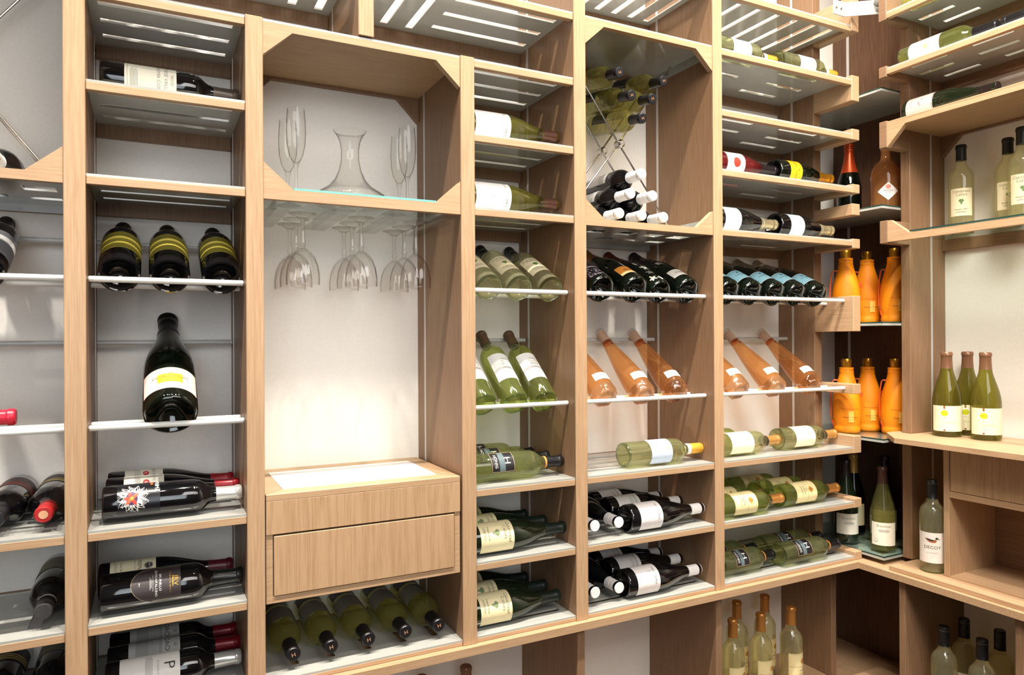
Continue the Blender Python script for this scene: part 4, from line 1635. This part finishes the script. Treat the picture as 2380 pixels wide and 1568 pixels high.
# ---- narrow white wine bay
lie('mountain', .7425, .072, L8, 'green bottle with white mountain label and brown screw cap, upper of the two', face=(0, -1, .15), zs=.97)
lie('mountain', .7425, .072, L7, 'green bottle with white mountain label and brown screw cap, lower of the two', face=(0, -1, .2), zs=.97)
for x, w_ in ((.8009, 'half hidden by the upright'), (.8925, 'middle of three'), (.9905, 'nearest the wire rack bay')):
    on_rods('cake', x, 1, 'pale wine bottle with cream grape label, base outward on rods, ' + w_, face=(-.25, -.5, 1))
for x, w_ in ((.7846, 'half hidden by the upright'), (.8795, 'middle of three'), (.9705, 'nearest the wire rack bay')):
    on_rods('regine', x, 2, 'green bottle with white label and brown cap on rods, ' + w_, face=(.15, -.8, .9))
lie('honig', .7430, .236, L2, 'clear bottle with black label, rearmost of three in the narrow bay', zs=.97, face=(0, -.7, .8))
lie('honig', .7450, .155, L2, 'clear bottle with black label, middle of three in the narrow bay', face=(0, -.8, .7))
lie('honig', .7430, .070, L2, 'clear bottle with black label and orange neck ring, front of three in the narrow bay', zs=.985, face=(0, -.9, .6))
for z, ww in ((L1, 'upper row'), (L0, 'lower row')):
    dx = 0.0 if z == L1 else -.0
    lie('cake_dark', .7425, .238, z, 'green-black bottle with cream grape label, rearmost of the %s, narrow bay' % ww, zs=.90, face=(0, -.7, .8))
    lie('cake_dark', .7425, .150, z, 'green-black bottle with cream grape label, middle of the %s, narrow bay' % ww, zs=.955, face=(0, -.8, .8))
    lie('cake_dark', .7425, .062, z, 'green-black bottle with cream grape label, front of the %s, narrow bay' % ww, zs=.99 if z == L1 else .93, face=(0, -.9, .55))

# ---- wire rack bay
UPC = [(1.2105, 2.2680, 'topmost, beside the narrow bay'), (1.3710, 2.2690, 'topmost, towards the corner'), (1.2530, 2.2085, 'middle row, towards the narrow bay'), (1.3285, 2.2095, 'middle row, towards the corner'), (1.2920, 2.1465, 'lowest, in the crossing of the rods')]
for x, z, w_ in UPC:
    place('honig_h', (x + .030, .3115, z + .060), (-.030, -.289, -.060), (-.3, 0, 1), 'pale bottle with black monogram cap, ' + w_, rs=.92)
LOC = [(1.2065, 1.8585, 'bottom row, nearest the upright'), (1.2865, 1.8585, 'bottom row, in the middle'), (1.3665, 1.8585, 'bottom row, by the slanting rod'),
       (1.2465, 1.9190, 'second row, towards the narrow bay'), (1.3265, 1.9190, 'second row, by the slanting rod'), (1.2865, 1.9795, 'alone on top of the pile')]
for x, zb, w_ in LOC:
    place('white_cap_b', (x, .3105, zb + .0005), (-.004, -.295, 0), (-.3, 0, 1), 'black bottle with white screw cap, ' + w_, rs=.95)
on_rods('dots', 1.1585, 1, 'champagne with white dots and gold foil, base outward, half hidden by the upright', rs=.97, face=(.2, -.5, 1))
on_rods('orange_label', 1.2768, 1, 'champagne with an orange label and cream band, base outward', face=(-.1, -.6, 1))
on_rods('painted_flowers', 1.3695, 1, 'dark bottle painted with white flowers, base outward among champagnes', rs=.9, face=(-.1, -.5, 1))
on_rods('grey_champ', 1.4750, 1, 'champagne with a light grey label, base outward, nearest the corner bay', face=(-.1, -.6, 1))
for x, w_ in ((1.1738, 'half hidden by the upright'), (1.3112, 'middle one'), (1.4388, 'beside the bare side panel')):
    on_rods('rose', x, 2, 'rose wine bottle with flower-shaped base below the champagnes, ' + w_, face=(-.1, -.8, .8))
lie('ice_blue', 1.241, .060, L2, 'green bottle with pale blue label and yellow cap lying alone below the rose wines', face=(0, -.9, .45))
for z, ww in ((L1, 'upper'), (L0, 'lower')):
    neck_out('white_cap', 1.1210, z, 'white-capped dark bottle, neck outward and half hidden by the upright, %s pile' % ww)
    neck_out('white_cap', 1.2040, z, 'white-capped dark bottle, neck outward beside the lying ones, %s pile' % ww)
    sx = 0.0 if z == L1 else -.012
    lie('white_cap', 1.2465, .247, z, 'white-capped dark bottle lying sideways, rearmost of the %s pile' % ww, face=(0, -.7, .8), zs=.94)
    lie('white_cap', 1.2465, .163, z, 'white-capped dark bottle lying sideways, middle of the %s pile' % ww, face=(0, -.8, .7))
    lie('white_cap', 1.242 + sx, .052, z, 'white-capped dark bottle lying sideways, front of the %s pile' % ww, face=(0, -.9, .55), zs=.985)

# ---- corner bay
lie('ice_blue', 1.590, .075, L10, 'green bottle with pale blue label high in the corner bay, beside the upright', face=(0, -1, .1))
lie('ice_blue', 1.8955, .075, L10, 'green bottle with pale blue label high in the corner bay, beside the deep arm', face=(0, -1, .1), zs=.975)
lie('red_dot', 1.590, .075, 2.024, 'red wine bottle with a red dot on its white label', rs=.94, face=(0, -1, .12))
lie('yellow_label', 1.8880, .085, 2.024, 'champagne with bright yellow label and gold foil', rs=.95, zs=.925, face=(0, -1, .1))
lie('pale_blue', 1.583, .075, L7, 'sparkling wine with pale blue label, beside the upright', rs=.97, zs=.975, face=(0, -1, .2))
lie('pale_blue', 1.8890, .085, L7, 'sparkling wine with pale blue label, beside the thin arm', rs=.97, zs=.925, face=(0, -1, .2))
for x, w_ in ((1.645, 'half hidden by the upright'), (1.7437, 'second of five'), (1.8480, 'third, in the middle'), (1.9470, 'fourth of five'), (2.0480, 'fifth, next to the orange jackets')):
    on_rods('blue_label', x, 1, 'dark sparkling wine with a framed blue label, base outward, ' + w_, face=(-.3, -.55, 1))
for x, w_ in ((1.6935, 'half hidden by the upright'), (1.8595, 'middle one'), (2.0320, 'beside the orange jackets')):
    on_rods('rose', x, 2, 'rose wine bottle with flower-shaped base in the corner bay, ' + w_, face=(-.1, -.8, .8))
lie('bright', 1.5915, .070, L2, 'brightly lit bottle with gold cap and cream label, beside the upright', face=(0, -.9, .5))
lie('bright', 1.8915, .078, L2, 'brightly lit bottle with gold cap and cream label, beside the oak arm', zs=.965, face=(0, -.9, .5))
lie('santa', 1.5850, .170, L2, 'cream-labelled bottle mostly hidden behind the brightly lit one', face=(0, -.8, .6), zs=.9)
lie('santa', 1.5820, .045, L1, 'green bottle with cream label, front left of the pile in the corner bay', face=(0, -.9, .6), zs=.985)
lie('santa', 1.8830, .069, L1, 'green bottle with cream label, front right of the pile in the corner bay', face=(0, -.9, .6), zs=.99)
lie('santa', 1.5860, .124, L1, 'green bottle with cream label, half hidden behind the front left of the pile', face=(0, -.8, .7), zs=.94)
lie('santa', 1.8690, .155, L1, 'green bottle with cream label, second row of the pile in the corner bay', face=(0, -.8, .7))
lie('santa', 1.8200, .240, L1, 'green bottle with cream label, rearmost of the pile in the corner bay', face=(0, -.7, .8))
lie('honig', 1.6050, .060, L0, 'shaded bottle with black framed label on the lowest shelf, front left', face=(0, -.8, .7), zs=.82)
lie('honig', 1.8570, .048, L0, 'shaded bottle with black framed label on the lowest shelf, front right', face=(0, -.8, .7))
lie('honig', 1.8760, .140, L0, 'shaded bottle with black label on the lowest shelf, behind the front right one', face=(0, -.7, .8))
lie('honig', 1.5860, .145, L0, 'shaded bottle with black label on the lowest shelf, behind the front left one', face=(0, -.7, .8), zs=.9)
# standing under the ledge
ZB = .272
for x, y, w_ in ((1.710, .100, 'front, beside the upright'), (1.829, .093, 'front, in the middle'), (1.963, .085, 'front, beside the corner divider'), (1.838, .212, 'rear one of the first pair'), (1.971, .210, 'rear, tallest in view')):
    stand('santa_pale', x, y, ZB, 'standing bottle with copper-gold cap under the ledge, ' + w_, face=(.25, -.95, 0))
for x, y, w_ in ((.795, .20, 'below the narrow white wine bay'), (.662, .20, 'below the drawer cabinet')):
    stand('oval_label', x, y, ZB + .03 if False else ZB, 'standing bottle, brown cap just showing under the ledge, ' + w_)

# ---- corner shelves
zt = [z + .0127 for z in CZ]
stand('orange_foil', 2.405, .185, zt[1], 'black sparkling bottle with orange foil standing in the corner', face=(-.75, -.65, 0), zs=.93)
stand('diamond', 2.365, .005, zt[1], 'amber rose bottle with a diamond label on the glass corner shelf', face=(-.7, -.7, 0), rs=1.02, zs=.95)
stand('script_dark', 2.272, .105, zt[4], 'dark bottle with script label standing behind the oak arms', face=(-.6, -.8, 0), zs=1.0)
stand('crest_label', 2.405, .175, zt[4], 'dark bottle with a black crest label and gold cap, rear of the lowest corner shelf', face=(-.8, -.6, 0))
stand('script_olive', 2.300, -.022, zt[4], 'olive bottle with script label, front of the lowest corner shelf', face=(-.75, -.65, 0), zs=.97)
stand('script_dark', 2.435, .065, zt[4], 'dark bottle mostly hidden behind the olive script-label bottle', face=(-.75, -.65, 0), zs=1.02)

# ---- return wall
place('seal', (2.272, -.130, L10 + .0378), (0, -1, 0), (-1, 0, .2), 'green bottle with a bright white label lying high on the return wall')
place('seal', (2.272, -.742, L10 + .0378), (0, 1, 0), (-1, 0, .2), 'bottle with black cap meeting the white-labelled one, high on the return wall')
place('seal', (2.262, -.150, L11 + .0378), (0, -1, 0), (-1, 0, .2), 'pale green bottle lying on the topmost return shelf, seen through its slots, front one')
place('seal', (2.400, -.560, L11 + .0378), (0, 1, 0), (-1, 0, .2), 'pale green bottle lying on the topmost return shelf, seen through its slots, rear one')
place('mountain_dark', (2.300, -.126, L9 + .0413), (0, -1, 0), (-1, 0, .35), 'black-capped dark bottle with a grey-white label lying on the oak canopy', zs=.965)
stand('cake', 2.440, -.2185, 1.8452, 'standing pale bottle with cream grape label, alone by the panel on the glass shelf', face=(-.85, -.5, 0))
stand('cake', 2.440, -.365, 1.8452, 'standing pale bottle with cream grape label, second on the glass shelf', face=(-.85, -.5, 0), zs=.955)
stand('cake', 2.390, -.432, 1.8452, 'standing pale bottle with cream grape label, partly cut by the view edge', face=(-.85, -.5, 0), zs=.99)
for x, y, w_ in ((2.370, -.208, 'nearest the corner'), (2.462, -.222, 'rear one between the others'), (2.392, -.3195, 'farthest from the corner')):
    stand('oval_label', x, y, 1.168, 'green burgundy-shaped bottle with yellow oval label on the counter, ' + w_, face=(-.75, -.6, 0), rs=1.06, zs=.935)
stand('duck', 2.267, -.2210, L0, 'bottle with a duck on its label standing on the return ledge', face=(-.88, -.55, 0), zs=.99)
for x, y, w_ in ((2.262, -.2603, 'front, nearest the divider'), (2.383, -.2525, 'rear, nearest the divider'), (2.270, -.373, 'front, half cut by the view'), (2.388, -.3600, 'rear, beside the far divider')):
    stand('duck', x, y, ZB, 'duck-label bottle standing under the return ledge, ' + w_, face=(-.7, -.7, 0))


# ---- orange bottle jackets
JP = [(0, 0), (.040, 0), (.0445, .003), (.0455, .012), (.0450, .022), (.0440, .024), (.0468, .030), (.0488, .062), (.0490, .098), (.0470, .122), (.0425, .146), (.0360, .170), (.0300, .190), (.0258, .206), (.0238, .218), (.0246, .220), (.0246, .2235), (.0236, .225), (.0236, .231), (.0244, .2325), (.0244, .236), (.0215, .2365), (0, .2355)]
ORANGE = pbr('neoprene_orange', lin(246, 146, 0), 0.6, bump=0.12, bump_scale=900)
ORANGE_D = pbr('strap_orange', lin(222, 84, 14), 0.6)
CHROME = pbr('chrome_ring', lin(220, 216, 210), 0.2, 1.0)
jm = MB().lathe(JP, 36).mesh('sleeve', ORANGE, smooth=True, angle=60)
jfoil = MB().lathe([(.0165, .234), (.0168, .240), (.0172, .250), (.0180, .254), (.0180, .262), (.0160, .268), (0, .2685)], 20).mesh('foil_cap', pbr('foil_gold', lin(190, 136, 40), 0.28, 0.8), smooth=True)
jstrap = MB().tube([(-.0300, 0, .190), (-.0430, 0, .192), (-.0500, 0, .184), (-.0545, 0, .150), (-.0575, 0, .105), (-.0570, 0, .060), (-.0540, 0, .048), (-.0455, 0, .022)], .0024).mesh('strap', ORANGE_D, smooth=True)
jring = MB().tube([(-.0330, -.001, .1885), (-.0490, -.002, .1915)], .0016, 8).mesh('ring', CHROME, smooth=True)
jring2 = MB().tube([(-.0565, -.002, .062), (-.0535, -.002, .044)], .0016, 8).mesh('ring', CHROME, smooth=True)
jtab = MB().box(.040, .056, -.0015, .0015, .128, .146, .0008).mesh('pull_tab', ORANGE_D)


def jacket_print():
    d = Decal(.0490, .0010)
    d.rect(-.012, .006, .040, .080, cm(250, 196, 90))
    d.text('Veuve Clicquot', .0085, -.003, .0555, cm(110, 60, 20))
    d.rect(-.036, .030, .0875, .0885, ORANGE_D)
    d.text('PONSARDIN', .004, -.003, .0475, cm(110, 60, 20))
    return d.mesh('print')


jp = jacket_print()


def jneck():
    d = Decal(.0246, .0006)
    d.text('Veuve Clicquot', .0062, 0, .2255, cm(130, 60, 20))
    return d.mesh('lettering')


jn = jneck()


def jacket(x, y, z, ang, label):
    r = bpy.data.objects.new('bottle_jacket', None)
    C.objects.link(r)
    r.location = (x, y, z + .0003)
    r.rotation_euler = (0, 0, ang)
    tag(r, label, 'bottle jacket')
    for n_, me in (('sleeve', jm), ('foil_cap', jfoil), ('strap', jstrap), ('pull_tab', jtab)):
        o = bpy.data.objects.new(n_, me)
        C.objects.link(o)
        o.parent = r
        if n_ == 'sleeve':
            for sn, sm in (('print', jp), ('lettering', jn)):
                q = bpy.data.objects.new(sn, sm)
                C.objects.link(q)
                q.parent = o
        if n_ == 'strap':
            for sm in (jring, jring2):
                q = bpy.data.objects.new('ring', sm)
                C.objects.link(q)
                q.parent = o


for z, ww in ((zt[2], 'upper'), (zt[3], 'lower')):
    jacket(2.2790, .105, z, -.55, 'orange bottle jacket partly behind the oak arms, %s trio' % ww)
    jacket(2.3960, .105, z, -.50, 'orange bottle jacket standing rearmost in the middle, %s trio' % ww)
    jacket(2.4040, .000, z, -.50, 'orange bottle jacket beside the return panel, strap showing, %s trio' % ww)

# ------------------------------------------------------------------ glassware
def goblet(x, y, label):
    """hangs upside down from the rack: foot above the rails, bowl below"""
    t = thing('goblet', label, 'goblet', (x, y, 1.630))
    z0 = 1.632
    fac = lambda an, z: 1 + .085 * abs(math.cos(an * 5)) * min(1, max(0, (z - .008) / .02))
    part('bowl', MB().lathe([(.0385, .000), (.0395, .004), (.0380, .022), (.0340, .046), (.0270, .066), (.0170, .080), (.0075, .087), (.0, .0875), (.0, .084), (.0070, .0835), (.0155, .0775), (.0255, .064), (.0328, .0445), (.0366, .022), (.0380, .004), (.0385, .000)], 60, x, y, z0, fac), 'crystal_thin', t, True, 60)
    part('stem', MB().lathe([(0, .0876), (.0072, .088), (.0050, .093), (.0068, .097), (.0075, .101), (.0060, .106), (.0048, .135), (.0052, .150), (.0085, .158), (.0, .1585)], 10, x, y, z0), 'crystal', t, True, 30)
    part('foot', MB().lathe([(0, .1586), (.0090, .1588), (.0200, .1662), (.0325, .1698), (.0330, .1712), (.0200, .1722), (0, .1724)], 32, x, y, z0), 'crystal_thin', t, True, 60)
    return t


thin_glass('crystal_thin', (0.985, 0.98, 0.975), (0.6, 0.57, 0.55), 0.5)
for x, wx in ((.3265, 'row by the magnum bay'), (.4685, 'middle row'), (.6100, 'row by the narrow bay')):
    for y, wy in ((.085, 'front'), (.175, 'middle'), (.262, 'rear')):
        goblet(x, y, 'faceted clear goblet hanging upside down, %s one of the %s' % (wy, wx))


def flute(x, y, label):
    t = thing('champagne_flute', label, 'flute', (x, y, 1.8452))
    z0 = 1.8453
    part('bowl', MB().lathe([(.0205, .218), (.0228, .190), (.0238, .160), (.0220, .130), (.0165, .104), (.0085, .088), (0, .086), (0, .0875), (.0078, .0890), (.0157, .1045), (.0212, .130), (.0230, .160), (.0220, .190), (.0199, .218), (.0205, .218)], 32, x, y, z0), 'clear_glass', t, True, 60)
    part('stem', MB().lathe([(0, .0858), (.0085, .0856), (.0062, .078), (.0040, .070), (.0034, .040), (.0040, .008), (.0, .0075)], 14, x, y, z0), 'crystal', t, True, 50)
    part('foot', MB().lathe([(0, .0074), (.0045, .0072), (.0150, .0030), (.0300, .0012), (.0305, 0), (0, 0)], 32, x, y, z0), 'clear_glass', t, True, 60)


flute(.318, .120, 'clear champagne flute on the glass shelf, front one beside the magnum bay side')
flute(.316, .225, 'clear champagne flute on the glass shelf, rear one beside the magnum bay side')
flute(.611, .150, 'clear champagne flute on the glass shelf, front one beside the narrow bay side')
flute(.6165, .235, 'clear champagne flute on the glass shelf, rear one beside the narrow bay side')

t = thing('decanter', 'wide-based clear glass decanter with a flared mouth on the glass shelf', 'decanter', (.463, .17, 1.8452))
op = [(0, .012), (.030, .009), (.060, .002), (.080, .0), (.0925, .006), (.0955, .016), (.0930, .025), (.0780, .036), (.0560, .050), (.0400, .068), (.0290, .092), (.0235, .120), (.0230, .145), (.0265, .168), (.0340, .184), (.0430, .196)]
part('glass_body', MB().lathe(op + [(r - .0011, z - .0002) for r, z in op[::-1] if r > .002 and z > .004][:-2], 48, .463, .170, 1.8454), 'clear_glass', t, True, 60)

print('bottles', INSTANCES, 'objects', len(bpy.data.objects))
